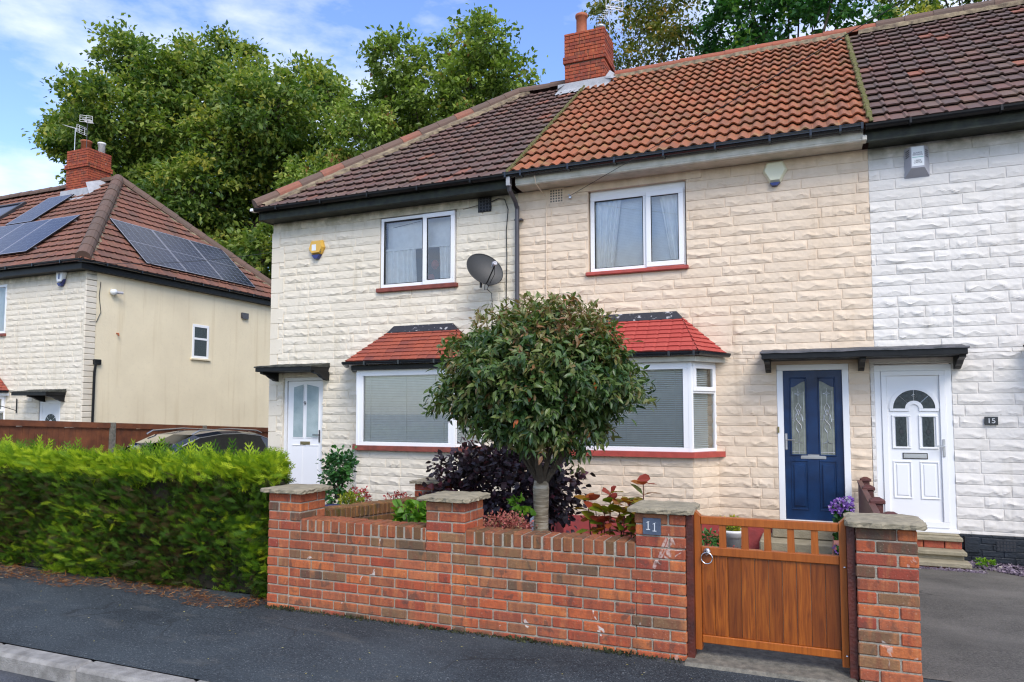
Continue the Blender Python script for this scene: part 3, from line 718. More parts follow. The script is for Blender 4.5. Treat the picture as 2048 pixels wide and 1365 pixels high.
# ------------------------------------------------------------------ house number 9 (left, cream)
h9 = empty('terraced_house', (-6.6, 0, -.1), 'cream painted terraced house with dark brown hipped roof, white door numbered 9', 'house', 'terraced houses in the row')
holes9 = [(-8.73+9.03, -7.86+9.03, -.2, 2.36), (-6.72+9.03, -5.26+9.03, 3.84, 5.06)]
lint = (-6.95+9.03, -5.03+9.03, 5.06, 5.21)
mb = MB(); stonework(mb, (-9.03, 0, 0), (1, 0, 0), (0, -1, 0), 4.86, .0, 5.2, holes9+[lint, (0, .17, .28, 5.2)], seed=3)
for k in range(18):
    zq = .0+k*2*CH; wq = .16 if k % 2 else .27
    if zq+2*CH > 5.2: continue
    mb.box(-9.045, -9.03+wq, -.014, .02, zq+.003, zq+2*CH-.003, random.random(), .004)
mb.add(house_shell(None, -9.03, -4.17, 'cream', left=True).v[0], house_shell(None, -9.03, -4.17, 'cream', left=True).f[0])
sh = house_shell(None, -9.03, -4.17, 'cream', left=True); mb.add(sh.v[1], sh.f[1]-8)
mb.box(-6.95, -5.03, -.015, .02, 5.06, 5.205)
mb.box(-6.74, -6.72, -.0, .1, 3.84, 5.06); mb.box(-5.26, -5.24, -.0, .1, 3.84, 5.06); mb.box(-6.72, -5.26, 0, .1, 5.061, 5.08)
mb.box(-8.76, -8.73, 0, .12, -.1, 2.36); mb.box(-7.86, -7.84, 0, .12, -.1, 2.36); mb.box(-8.76, -7.84, 0, .12, 2.361, 2.40)
mb.build('wall', 'cream', h9)
apex9 = (-5.8, 4.08, 8.75)
cl9 = lambda s: (3.32*min(s, 5.62)/5.62+.06, 99)
mb = MB(); tiles(mb, (-9.12, -.42, 5.36), (1, 0, 0), SL, 4.95, 5.62, .205, .32, roll_old, lambda s: (3.32*min(s, 5.62)/5.62+.05, 4.93), seed=2, npr=11)
mb.quad((-9.14, -.42, 5.34), (-4.17, -.42, 5.34), (-4.17, 4.08, 8.72), apex9, .2)
mb.quad((-9.14, 8.6, 5.34), (-9.14, -.42, 5.34), apex9, apex9, .2); mb.quad((-4.17, 8.6, 5.34), (-9.14, 8.6, 5.34), apex9, (-4.17, 4.08, 8.72), .2)
rf9 = mb.build('roof', 'tile_old', h9)
mb = MB(); ridge(mb, (-9.1, -.40, 5.44), (-5.8, 4.08, 8.82), .115, .46, 3, red=.12); ridge(mb, (-5.8, 4.08, 8.81), (-4.66, 4.08, 8.81), .115, .45, 4, red=0)
ridge(mb, (-9.1, 8.5, 5.44), (-5.8, 4.08, 8.82), .115, .46, 5)
mb.build('ridge_tiles', 'ridge_old', rf9)
mb = MB()
def bedding(mb, a, b, off, w, seed, n=60, dn=-.02):
    rg = np.random.default_rng(seed); a, b = np.array(a, float), np.array(b, float); off = np.array(off, float); V = []
    for i in range(n+1):
        p = a+(b-a)*i/n; ww = w*rg.uniform(.6, 1.25)
        V += [tuple(p+np.array([0, 0, .03])), tuple(p+off*ww+np.array([0, 0, dn+rg.uniform(0, .02)])), tuple(p+off*(ww+.02)+np.array([0, 0, dn-.05]))]
    mb.add(V, [[3*i+k, 3*i+3+k, 3*i+4+k, 3*i+1+k] for i in range(n) for k in range(2)])
bedding(mb, (-9.0, -.40, 5.44), (-5.75, 4.02, 8.78), (1, -.1, 0), .19, 3, dn=.0)
mb.build('verge_mortar', 'yellow_mortar', rf9)
MB().box(-9.06, -4.19, -.31, -.285, 5.19, 5.36, 0, .003).box(-9.06, -4.19, -.285, -.002, 5.195, 5.21, 0, 0).box(-9.09, -9.062, -.31, 8.5, 5.19, 5.36).build('fascia', 'black_old', h9)
gutter_run(h9, (-9.10, -.40, 5.375), (-4.21, -.40, 5.375), 'black', joints=True)
MB().box(-9.17, -9.10, -.462, -.34, 5.33, 5.38, 0, .004).build('gutter_stop_end', 'upvc_old', h9)
# upstairs window
w = empty('window', (0, 0, 0)); w.parent = h9; w.matrix_parent_inverse = h9.matrix_basis.inverted()
f = MB(); frame(f, -6.70, -5.28, 3.85, 5.045, -.005, .06, .055); f.box(-5.89, -5.81, -.005, .06, 3.905, 4.99, 0, .004)
frame(f, -5.865, -5.275, 3.845, 5.035, -.045, .0, .072)
f.build('window_frame', 'upvc', w)
MB().quad((-6.645, .03, 3.905), (-5.89, .03, 3.905), (-5.89, .03, 4.99), (-6.645, .03, 4.99)).build('pane', 'glass_up', w)
MB().quad((-5.793, -.02, 3.917), (-5.347, -.02, 3.917), (-5.347, -.02, 4.963), (-5.793, -.02, 4.963)).build('pane', 'glass_up', w)
g = MB(); frame(g, -6.645, -5.89, 3.905, 4.99, .0, .028, .012); frame(g, -5.793, -5.347, 3.917, 4.963, -.035, -.018, .012); g.build('gasket', 'black', w)
c = MB(); curtain(c, -6.66, -6.08, -6.66, -6.05, 3.9, 4.5, .09, folds=6); curtain(c, -5.62, -5.3, -5.60, -5.3, 3.9, 4.52, .09, folds=4)
c.box(-6.66, -5.3, .07, .11, 4.49, 4.525); c.box(-6.66, -5.3, .16, .17, 4.52, 5.0); c.build('curtain', 'curtain', w)  # pale panel above the curtains stands in for the sky's reflection
MB().box(-6.72, -5.24, .6, .62, 3.7, 5.1).build('dark_room_panel', 'room_shade', w)  # dark sheet in place of the dim room behind the glass
MB().box(-5.92, -5.78, .3, .42, 4.18, 4.34, 0, .05).box(-6.0, -5.86, .32, .4, 3.95, 4.1, 0, .04).build('red_toy', 'red_sill', w)
MB().box(-6.76, -5.22, -.065, .02, 3.77, 3.84, 0, .008).build('sill', 'brown_sill', w)
bay(h9, -6.83, -5.06, 'brown_sill', 'tile_bay9', 'black', 'blind', 'cream', 20, 1.15)
# front door 9
dr = empty('front_door', (0, 0, 0)); dr.parent = h9; dr.matrix_parent_inverse = h9.matrix_basis.inverted()
f = MB(); frame(f, -8.73, -7.86, .10, 2.36, .03, .10, .06); f.build('door_frame', 'upvc_old', dr)
x0, x1 = -8.66, -7.92
l = MB(); l.box(x0, x1, .055, .09, .17, 2.295, 0, .004)
for (a, b_) in ((-8.53, -8.32), (-8.24, -7.99)):
    l.box(a-.02, b_+.02, .048, .056, 1.28, 1.30, 0, .002); l.box(a-.02, a, .048, .056, 1.30, 2.20, 0, .002); l.box(b_, b_+.02, .048, .056, 1.30, 2.20, 0, .002)
    l.box(a-.01, b_+.01, .040, .056, 1.15, 1.165, 0, .004); l.box(a, b_, .047, .056, .32, 1.14, 0, .006)
l.build('door_leaf', 'upvc', dr)
for k, (a, b_) in enumerate(((-8.53, -8.32), (-8.24, -7.99))):
    zt = [2.185, 2.235] if k == 0 else [2.235, 2.185]
    V = [(a, .045, 1.30), (b_, .045, 1.30), (b_, .045, zt[1]), (a, .045, zt[0])]
    MB().poly(V).build('glass_panel', 'netglass', dr)
text('number', '9', .105, (-8.28, .04, 1.895), 'ink', dr, sx=1.0)
letterbox(dr, -8.37, -8.16, 1.165, 1.225, .05, 'brass'); door_handle(dr, -7.96, 1.31, .05, -1, 'darkmetal')
canopy(h9, -8.95, -7.72, (-8.86, -7.76), 'felt_dark', 'black', 2.49)
# vents, cables
v = MB(); v.box(-4.86, -4.63, -.03, .02, 4.955, 5.185, 0, .004); v.build('wall_vent', 'black', h9)
v = MB()
for i in range(4): v.box(-4.84+i*.055, -4.825+i*.055, -.04, -.029, 4.965, 5.175); v.box(-4.85, -4.64, -.042, -.03, 4.99+i*.05, 5.0+i*.05)
v.build('vent_grille', 'darkmetal', h9)
v = MB(); v.tube([(-4.64, -.03, 5.10), (-4.5, -.035, 5.14), (-4.39, -.035, 5.12), (-4.33, -.035, 4.95), (-4.36, -.035, 4.6), (-4.35, -.035, 4.2), (-4.36, -.035, 3.6), (-4.355, -.035, 2.6), (-4.36, -.035, .3)], .008, 6)
v.build('wall_cable', 'cable', h9)

# ------------------------------------------------------------------ house number 11 (middle, warm cream)
h11 = empty('terraced_house', (-1.7, 0, -.1), 'warm cream terraced house with bright orange tiled roof and navy blue front door', 'house', 'terraced houses in the row')
X0 = -4.17
holes = [(-.40-X0, .48-X0, -.2, 2.38), (-3.03-X0, -1.57-X0, 3.84, 5.09), (-3.25-X0, -1.35-X0, 5.09, 5.21), (-3.65-X0, -3.41-X0, 4.96, 5.20)]
mb = MB(); stonework(mb, (X0, 0, 0), (1, 0, 0), (0, -1, 0), 4.96, 2.48, 5.2, holes, seed=14)
stonework(mb, (X0, 0, 0), (1, 0, 0), (0, -1, 0), 4.90, .28, 2.48, holes, seed=15)
sh = house_shell(None, X0, .79, ''); mb.add(sh.v[0], sh.f[0])
mb.box(-3.25, -1.35, -.016, .02, 5.09, 5.205)
mb.box(-3.05, -3.03, 0, .14, 3.84, 5.09); mb.box(-1.57, -1.55, 0, .14, 3.84, 5.09); mb.box(-3.03, -1.57, 0, .14, 5.091, 5.11)
mb.box(-.42, -.40, 0, .12, -.1, 2.38); mb.box(.48, .50, 0, .12, -.1, 2.38); mb.box(-.42, .50, 0, .12, 2.381, 2.42)
mb.box(-3.65, -3.41, -.012, .02, 4.96, 5.20)
mb.build('wall', 'peach', h11)
MB().box(X0, -.5, -.022, .01, -.12, .28).build('plinth', 'red_plinth', h11)
v = MB()
for i in range(5):
    for j in range(5): v.box(-3.628+i*.043, -3.606+i*.043, -.014, -.0118, 4.985+j*.041, 5.007+j*.041)
v.build('vent_holes', 'ink', h11)
mb = MB(); tiles(mb, (-4.15, -.42, 5.375), (1, 0, 0), SL, 4.93, 5.62, .158, .37, roll11, None, .045, 6, 9)
mb.quad((-4.17, -.40, 5.34), (.79, -.40, 5.34), (.79, 4.08, 8.72), (-4.17, 4.08, 8.72)); mb.quad((.79, 8.6, 5.34), (-4.17, 8.6, 5.34), (-4.17, 4.08, 8.72), (.79, 4.08, 8.72))
rf = mb.build('roof', 'tile11', h11)
mb = MB(); ridge(mb, (-3.6, 4.08, 8.80), (1.3, 4.08, 8.80), .11, .45, 7, red=0); mb.build('ridge_tiles', 'ridge_red', rf)
mb = MB(); bedding(mb, (-3.6, 4.0, 8.80), (.8, 4.0, 8.80), (0, -1, -.75), .045, 8, dn=.0); mb.build('ridge_mortar', 'yellow_mortar', rf)
for xx, sd in ((-4.165, 1), (.80, 2)):
    mb = MB(); rg = np.random.default_rng(sd); s = 0
    while s < 5.6:
        p = Vector((xx, -.42, 5.37))+SL*s; wd = .035 if xx > 0 else .022
        V, F4, F3 = cbox(np.array([wd*rg.uniform(.6, 1.2), .05, .022*rg.uniform(.7, 1.3)]), .008)
        mb.add(V+np.array(p)+np.array([rg.uniform(-.008, .008), 0, .045]), F4); s += .062
    mb.build('mossy_joint', 'moss', rf)
MB().box(-4.09, .72, -.33, -.30, 5.235, 5.35, 0, .006).box(-4.09, .72, -.34, -.27, 5.20, 5.236, 0, .015).box(-4.09, .72, -.27, -.002, 5.203, 5.215).box(.70, .76, -.36, -.22, 5.20, 5.27, 0, .01).build('fascia', 'fascia_white', h11)
gm = MB(); gutter(gm, (-4.24, -.41, 5.385), (.72, -.41, 5.385), .062); gm.box(-4.24, .72, -.478, -.468, 5.352, 5.360); gm.box(-4.24, .72, -.476, -.466, 5.388, 5.394)
for xx in (-4.2, -3.95, -3.2, -2.5, -1.8, -1.1, -.4, .1, .45, .70): gm.box(xx-.014, xx+.014, -.482, -.35, 5.31, 5.396, 0, .002)
gm.build('gutter', 'gutter_new', h11)
dp = MB(); dp.box(-4.20, -4.13, -.44, -.36, 5.22, 5.33, 0, .006)
dp.tube([(-4.165, -.40, 5.24), (-4.165, -.37, 5.14), (-4.155, -.16, 5.02), (-4.15, -.10, 4.93)], .036, 10)
dp.tube([(-4.15, -.095, 4.96), (-4.15, -.095, -.1)], .036, 12)
for zz in (4.75, 3.2, 1.6, .4): dp.box(-4.20, -4.07, -.10, -.02, zz-.012, zz+.012, 0, .003)
dp.build('downpipe', 'pipe', h11)
MB().box(-4.197, -4.133, -.445, -.36, 5.19, 5.33, 0, .006).build('pipe_outlet', 'lead', h11)
# chimney
ch = MB()
def brick_shaft(mb, x0, x1, y0, y1, z0, z1, seed, bl=.215, bh=.065, mo=.010, dep=.04):
    """rectangular brick shaft: bricks as blocks on all four faces over a mortar core"""
    rg = np.random.default_rng(seed); z = z0; k = 0
    def run(L, k):
        out = []; x = 0; first = (bl if k % 2 == 0 else .1025)
        w = first
        while x < L-.02:
            e = min(x+w, L)
            if L-e < .05: e = L
            out.append((x, e)); x = e+mo; w = bl
        return out
    while z < z1-.02:
        zt = min(z+bh, z1)
        for (a, b_) in run(x1-x0, k):
            j = rg.uniform(-.002, .002); mb.box(x0+a, x0+b_, y0+j, y0+dep, z, zt, rg.random(), .005); mb.box(x0+a, x0+b_, y1-dep, y1+j, z, zt, rg.random(), .005)
        for (a, b_) in run(y1-y0-.002, k+1):
            j = rg.uniform(-.002, .002); mb.box(x1-dep, x1+j+.001, y0+.001+a, y0+.001+b_, z+.0005, zt-.0005, rg.random(), .005); mb.box(x0-j-.001, x0+dep, y0+.001+a, y0+.001+b_, z+.0005, zt-.0005, rg.random(), .005)
        z += bh+mo; k += 1
brick_shaft(ch, -4.60, -3.74, 3.68, 4.42, 8.15, 9.06, 4)
brick_shaft(ch, -4.63, -3.71, 3.65, 4.45, 9.07, 9.21, 5)
brick_shaft(ch, -4.605, -3.735, 3.675, 4.425, 9.222, 9.72, 6)
chm = ch.build('chimney', 'chimney_brick', h11)
MB().box(-4.585, -3.755, 3.695, 4.405, 8.1, 9.70).box(-4.61, -3.73, 3.67, 4.43, 9.075, 9.205).build('chimney_mortar', 'mortar_dark', chm)
fl = MB(); rg = np.random.default_rng(3); n = 30
def apron(fl, xa, xb, ya, wave=.05):
    V = []
    for i in range(n+1):
        xx = xa+(xb-xa)*i/n; s = rg.uniform(-1, 1)*wave
        p0 = (xx, ya-.012, 5.36+(ya+.42)*.7533+.20); p1 = (xx, ya-.02, 5.36+(ya+.42)*.7533+.06); yb = ya-.20-s
        p2 = (xx-.02, yb, 5.36+(yb+.42)*.7533+.052+rg.uniform(-.006, .006)); V += [p0, p1, p2]
    fl.add(V, [[3*i+k, 3*i+3+k, 3*i+4+k, 3*i+1+k] for i in range(n) for k in range(2)])
apron(fl, -4.75, -3.60, 3.68)
fl.add([(-3.735, 3.66, 8.62), (-3.56, 3.62, 8.56), (-3.56, 4.1, 8.83), (-3.735, 4.1, 8.98), (-3.732, 3.66, 8.40), (-3.732, 4.1, 8.80)], [[0, 1, 2, 3], [4, 1, 2, 5]])
fl.add([(-4.605, 3.66, 8.62), (-4.80, 3.60, 8.50), (-4.78, 4.1, 8.83), (-4.605, 4.1, 8.95)], [[0, 1, 2, 3]])
fl.build('lead_flashing', 'lead', chm)
MB().lathe([(0, .0), (.12, 0), (.125, .03), (.115, .06), (.112, .46), (.13, .47), (.135, .49), (.135, .53), (.12, .535), (.10, .53), (.10, .1)], (-4.32, 4.0, 9.72), 24).build('chimney_pot', 'terracotta', chm, smooth=True)
MB().lathe([(0, 0), (.16, 0), (.14, .05), (.115, .075)], (-4.32, 4.0, 9.72), 16).build('mortar_flaunching', 'yellow_mortar', chm, smooth=True)
MB().lathe([(0, 0), (.11, 0), (.11, .05), (.085, .06), (.085, .2), (.11, .21), (.11, .26), (0, .27)], (-3.93, 4.1, 9.72), 20).build('flue_cowl', 'steel', chm, smooth=True)
# upstairs window
w = empty('window', (0, 0, 0)); w.parent = h11; w.matrix_parent_inverse = h11.matrix_basis.inverted()
f = MB(); frame(f, -3.01, -1.59, 3.84, 5.005, .055, .12, .065); f.box(-2.205, -2.135, .055, .12, 3.905, 4.94, 0, .004); f.box(-3.01, -1.59, .07, .12, 5.006, 5.09)
frame(f, -2.155, -1.61, 3.865, 4.985, .02, .06, .072)
f.build('window_frame', 'upvc', w)
MB().quad((-2.945, .085, 3.905), (-2.205, .085, 3.905), (-2.205, .085, 4.94), (-2.945, .085, 4.94)).build('pane', 'glass_up', w)
MB().quad((-2.083, .04, 3.937), (-1.682, .04, 3.937), (-1.682, .04, 4.913), (-2.083, .04, 4.913)).build('pane', 'glass_up', w)
g = MB(); frame(g, -2.945, -2.205, 3.905, 4.94, .06, .083, .010); frame(g, -2.083, -1.682, 3.937, 4.913, .028, .042, .010); g.build('gasket', 'black', w)
c = MB(); curtain(c, -2.96, -2.55, -2.96, -2.68, 3.88, 4.95, .14, folds=5); c.build('curtain', 'curtain', w); c = MB(); curtain(c, -1.98, -1.6, -1.80, -1.6, 3.88, 4.95, .14, folds=4); c.build('curtain', 'curtain', w)
c = MB(); blind(c, -2.98, -1.6, 3.9, 4.98, .19, .024, 1.35); c.build('blind', 'blindsheet', w)
MB().box(-3.02, -1.58, .6, .62, 3.7, 5.1).build('dark_room_panel', 'room_shade', w)  # dark sheet for the room's shade, gives the window depth
MB().box(-3.06, -1.54, -.062, .06, 3.785, 3.84, 0, .01).build('sill', 'red_sill', w)
bay(h11, -3.28, -1.48, 'red_sill', 'tile_bay11', 'fascia_white', 'blind11', 'peach', 60, .95)
# front door 11
dr = empty('front_door', (0, 0, 0)); dr.parent = h11; dr.matrix_parent_inverse = h11.matrix_basis.inverted()
f = MB(); frame(f, -.40, .48, .27, 2.38, -.012, .07, .078, wb=.05); f.build('door_frame', 'upvc', dr)
l = MB(); l.box(-.322, .402, .035, .07, .32, 2.302, 0, .003)
for (a, b_) in ((-.245, -.03), (.105, .32)):
    for q in ((a, b_, 1.165, 1.185), (a, a+.02, 1.185, 2.19), (b_-.02, b_, 1.185, 2.19), (a, b_, 2.19, 2.21)): l.box(q[0], q[1], .02, .036, q[2], q[3], 0, .006)
    for q in ((a, b_, .45, .468), (a, b_, 1.09, 1.108), (a, a+.018, .468, 1.09), (b_-.018, b_, .468, 1.09)): l.box(q[0], q[1], .024, .036, q[2], q[3], 0, .006)
    l.box(a+.035, b_-.035, .018, .036, .50, 1.055, 0, .012)
    s = 1 if a > 0 else -1     # arched spandrel above the glass
    pts = [(a+.02, 2.19), (a+.02, 2.075 if s < 0 else 2.155)]
    arc = [(a+.02+(b_-a-.04)*t, (2.075+.08*(3*t*t-2*t**3)) if s < 0 else (2.155-.08*(3*t*t-2*t**3))) for t in np.linspace(0, 1, 9)]
    slabp(l, [(a+.02, 2.19)]+arc+[(b_-.02, 2.19)], .022, .0355)
l.build('door_leaf', 'bluepaint', dr)
for (a, b_) in ((-.245, -.03), (.105, .32)):
    g0, g1 = a+.02, b_-.02; gl = MB().quad((g0, .030, 1.185), (g1, .030, 1.185), (g1, .030, 2.16), (g0, .030, 2.16)).build('glass_panel', 'leadglass', dr)
    cx = (g0+g1)/2; t = MB(); Pz = lambda pts, r_=.0022: t.tube([(cx+p, .026, z) for p, z in pts], r_, 5)
    Pz([(-.065, 1.2), (-.065, 2.02)], .0018); Pz([(.065, 1.2), (.065, 2.02)], .0018); Pz([(-.085, 1.215), (.085, 1.215)]); Pz([(-.085, 1.65), (-.03, 1.65)], .0018); Pz([(.03, 1.65), (.085, 1.65)], .0018)
    Pz([(0, 1.19), (0, 1.47)], .0025); Pz([(0, 1.86), (0, 2.06)], .0018)
    Pz([(-.04, 1.19), (0, 1.30), (.04, 1.19)], .0018) if False else None
    Pz([(0, 1.47), (.034, 1.53), (.03, 1.57), (-.024, 1.64), (-.034, 1.68), (0, 1.78)], .004); Pz([(0, 1.47), (-.034, 1.53), (-.03, 1.57), (.024, 1.64), (.034, 1.68), (0, 1.78)], .004)
    Pz([(0, 1.70), (.034, 1.80), (0, 1.87), (-.034, 1.80), (0, 1.70)], .005); Pz([(-.052, 1.62), (-.04, 1.71), (-.02, 1.72)], .004); Pz([(.052, 1.62), (.04, 1.71), (.02, 1.72)], .004)
    Pz([(-.045, 1.99), (-.01, 2.0), (0, 2.035), (.01, 2.0), (.045, 1.99), (.01, 1.985), (0, 1.96), (-.01, 1.985), (-.045, 1.99)], .003)
    Pz([(-.05, 1.335), (-.012, 1.345), (0, 1.385), (.012, 1.345), (.05, 1.335)], .004)
    t.build('leading', 'steel', gl)
letterbox(dr, -.12, .19, 1.125, 1.185, .035); door_handle(dr, -.295, 1.34, .035, 1)
MB().box(-.405, -.38, -.03, -.011, 1.47, 1.55, 0, .003).build('doorbell', 'brass', h11)
canopy(h11, -.58, 1.76, (-.50, .63, 1.70), 'felt', 'black', 2.475, .5)
ds = MB(); ds.box(-.48, .50, -.42, .02, .14, .27, 0, .012); ds.box(-.62, .50, -.72, -.02, -.12, .135, 0, .015)
ds.build('doorstep', 'step_stone', h11)
mb = MB(); mb.tube([(-3.74, -.41, 5.3), (-3.735, -.36, 5.18), (-3.70, -.03, 5.08), (-3.69, -.032, 4.9), (-3.69, -.032, 3.2)], .006, 6); mb.build('wall_cable', 'peach', h11)
MB().box(-3.32, -3.28, -.05, 0, 5.0, 5.05, 0, .005).tube([(-3.31, -.03, 5.03), (-3.31, -.10, 5.05), (-3.28, -.10, 5.04)], .006, 6).build('wire_bracket', 'steel', h11)

# ------------------------------------------------------------------ house number 15 (right, white)
h15 = empty('terraced_house', (3.0, 0, -.1), 'white painted terraced house with purple brown tiled roof and white arched-light door', 'house', 'terraced houses in the row')
mb = MB(); ho = [(.78-.70, 1.64-.70, -.2, 2.36)]
stonework(mb, (.79, 0, 0), (1, 0, 0), (0, -1, 0), 4.96, 2.48, 5.2, [(4.2-.79, 5.5-.79, 3.84, 5.06)], seed=24, slen=.60, amp=.021)
stonework(mb, (.735, 0, 0), (1, 0, 0), (0, -1, 0), 5.015, .26, 2.48, [(.78-.735, 1.64-.735, -.2, 2.36)], seed=25, slen=.60, amp=.021)
sh = house_shell(None, .79, 5.75, '', right=True); mb.add(sh.v[0], sh.f[0]); mb.add(sh.v[1], sh.f[1]-8)
mb.box(.76, .78, 0, .14, -.1, 2.36); mb.box(1.64, 1.66, 0, .14, -.1, 2.36); mb.box(.76, 1.66, 0, .14, 2.361, 2.4)
mb.build('wall', 'white', h15)
pl = MB(); z = -.14; k = 0
while z < .255:
    x = 1.66-(.11 if k % 2 else 0)
    while x < 5.75:
        pl.box(max(x, 1.66), x+.216, -.03, .01, z, min(z+.066, .26), random.random(), .005); x += .225
    z += .0745; k += 1
pl.box(1.66, 5.75, -.022, .01, -.14, .258)
pl.box(1.70, 1.86, -.06, -.02, .05, .235, 0, .006)
pl.build('plinth', 'navy_plinth', h15)
v = MB(); v.box(2.03, 2.24, -.036, -.02, .075, .215, 0, .003)
for i in range(6):
    for j in range(3): pass
v.build('airbrick', 'navy_plinth', h15)
v2 = MB()
for i in range(6):
    for j in range(3): v2.box(2.042+i*.033, 2.064+i*.033, -.038, -.0355, .088+j*.042, .118+j*.042)
v2.build('airbrick_holes', 'ink', h15)
mb = MB(); tiles(mb, (.83, -.42, 5.36), (1, 0, 0), SL, 5.1, 5.62, .205, .325, roll_old, None, seed=12, npr=11)
mb.quad((.79, -.42, 5.34), (5.9, -.42, 5.34), (5.9, 4.08, 8.72), (.79, 4.08, 8.72), .2); mb.quad((5.9, 8.6, 5.34), (.79, 8.6, 5.34), (.79, 4.08, 8.72), (5.9, 4.08, 8.72), .2)
rf = mb.build('roof', 'tile_old', h15)
mb = MB(); ridge(mb, (1.3, 4.08, 8.81), (5.9, 4.08, 8.83), .115, .45, 9, red=0); mb.build('ridge_tiles', 'ridge_old', rf)
mb = MB(); bedding(mb, (1.0, 4.0, 8.80), (5.9, 4.0, 8.80), (0, -1, -.75), .06, 18, dn=.0); mb.build('ridge_mortar', 'yellow_mortar', rf)
MB().box(.74, 5.8, -.31, -.285, 5.215, 5.36, 0, .003).box(.79, 5.8, -.285, -.002, 5.195, 5.21).box(.76, 5.8, -.322, -.27, 5.185, 5.216, 0, .004).build('fascia', 'black_old', h15)
gutter_run(h15, (.74, -.40, 5.375), (5.85, -.40, 5.375), 'black')
dr = empty('front_door', (0, 0, 0)); dr.parent = h15; dr.matrix_parent_inverse = h15.matrix_basis.inverted()
f = MB(); frame(f, .78, 1.64, .28, 2.345, .0, .09, .075, wb=.035); frame(f, .856, 1.564, .316, 2.269, -.018, .05, .062, wb=.07)
f.box(.76, 1.66, -.06, .03, .262, .288, 0, .004); f.build('door_frame', 'upvc', dr)
l = MB(); l.box(.918, 1.502, .01, .05, .386, 2.207, 0, .003)
for (a, b_) in ((.985, 1.155), (1.285, 1.455)):
    panel_mould(l, a-.02, b_+.02, .66, 1.13, .01, .018, .012)
    for q in ((a-.02, b_+.02, 1.285, 1.31), (a-.02, b_+.02, 1.685, 1.71), (a-.02, a+.005, 1.31, 1.685), (b_-.005, b_+.02, 1.31, 1.685)): l.box(q[0], q[1], -.006, .011, q[2], q[3], 0, .005)
cx, cz = 1.22, 1.79
def arcband(mb, r0, r1, y0, y1, a0=0, a1=180, n=24):
    for i in range(n):
        t0, t1 = R(a0+(a1-a0)*i/n), R(a0+(a1-a0)*(i+1)/n)
        P = [(cx+r0*math.cos(t0), cz+r0*math.sin(t0)), (cx+r1*math.cos(t0), cz+r1*math.sin(t0)), (cx+r1*math.cos(t1), cz+r1*math.sin(t1)), (cx+r0*math.cos(t1), cz+r0*math.sin(t1))]
        mb.prism(P, 'y', y0, y1)
arcband(l, .235, .275, -.006, .011); arcband(l, .275, .285, .0, .011); arcband(l, .055, .10, -.006, .011)
l.box(cx-.275, cx-.055, -.006, .011, cz-.035, cz, 0, .004); l.box(cx+.055, cx+.275, -.006, .011, cz-.035, cz, 0, .004)
l.build('door_leaf', 'upvc', dr)
g = MB(); arcband(g, .10, .235, .0, .0095); go = g.build('fan_light', 'darkglass', dr)
t = MB()
for a in (45, 90, 135): t.tube([(cx+.1*math.cos(R(a)), -.001, cz+.1*math.sin(R(a))), (cx+.235*math.cos(R(a)), -.001, cz+.235*math.sin(R(a)))], .002, 4)
t.tube([(cx-.02, -.002, cz+.165), (cx, -.002, cz+.185), (cx+.02, -.002, cz+.165), (cx, -.002, cz+.145), (cx-.02, -.002, cz+.165)], .003, 4)
t.build('leading', 'steel', go)
for (a, b_) in ((1.008, 1.132), (1.308, 1.432)):
    go = MB().box(a, b_, .002, .0095, 1.31, 1.685).build('glass_panel', 'darkglass', dr); m_ = (a+b_)/2; t = MB()
    for zz in (1.37, 1.5, 1.62):
        t.tube([(m_, -.001, zz-.05), (m_+.03, -.001, zz), (m_, -.001, zz+.05), (m_-.03, -.001, zz), (m_, -.001, zz-.05)], .0018, 4)
    t.box(m_-.018, m_+.018, -.002, .0, 1.483, 1.517); t.build('leading', 'darkmetal', go)
lb = letterbox(dr, 1.085, 1.345, 1.165, 1.225, .01); MB().box(1.077, 1.353, .003, .0095, 1.157, 1.233).build('letterbox_surround', 'black', dr)
door_handle(dr, 1.53, 1.29, -.018, -1)
# bay of 15 further right, its gutter end just enters the frame
bay(h15, 2.92, 4.66, 'red_sill', 'tile_bay9', 'black', 'blind', 'white', 40, .3)
# steps
st = empty('door_steps', (1.24, -.3, -.1), 'three stone-topped red brick steps up to the white door', 'steps')
s_ = MB(); s_.box(.80, 1.655, -.27, 0, .195, .245, 0, .008); s_.box(.80, 1.665, -.43, -.20, .055, .105, 0, .008); s_.box(.80, 1.68, -.60, -.36, -.052, .002, 0, .008); s_.box(.78, 1.64, -.16, .0, .246, .262, 0, .004)
s_.box(.80, 1.64, -.38, -.2, .004, .053)
s_.build('tread', 'step_stone', st)
s_ = MB()
for (z0, z1, yf) in ((.106, .194, -.235), (-.12, -.053, -.56)):
    x = .80
    while x < 1.64: s_.box(x, min(x+.215, 1.645), yf, yf+.1, z0, z1, random.random(), .004); x += .223
s_.box(1.56, 1.64, -.22, .0, .106, .194); s_.box(1.56, 1.64, -.55, 0, -.12, -.054)
s_.build('riser_bricks', 'step_brick', st)
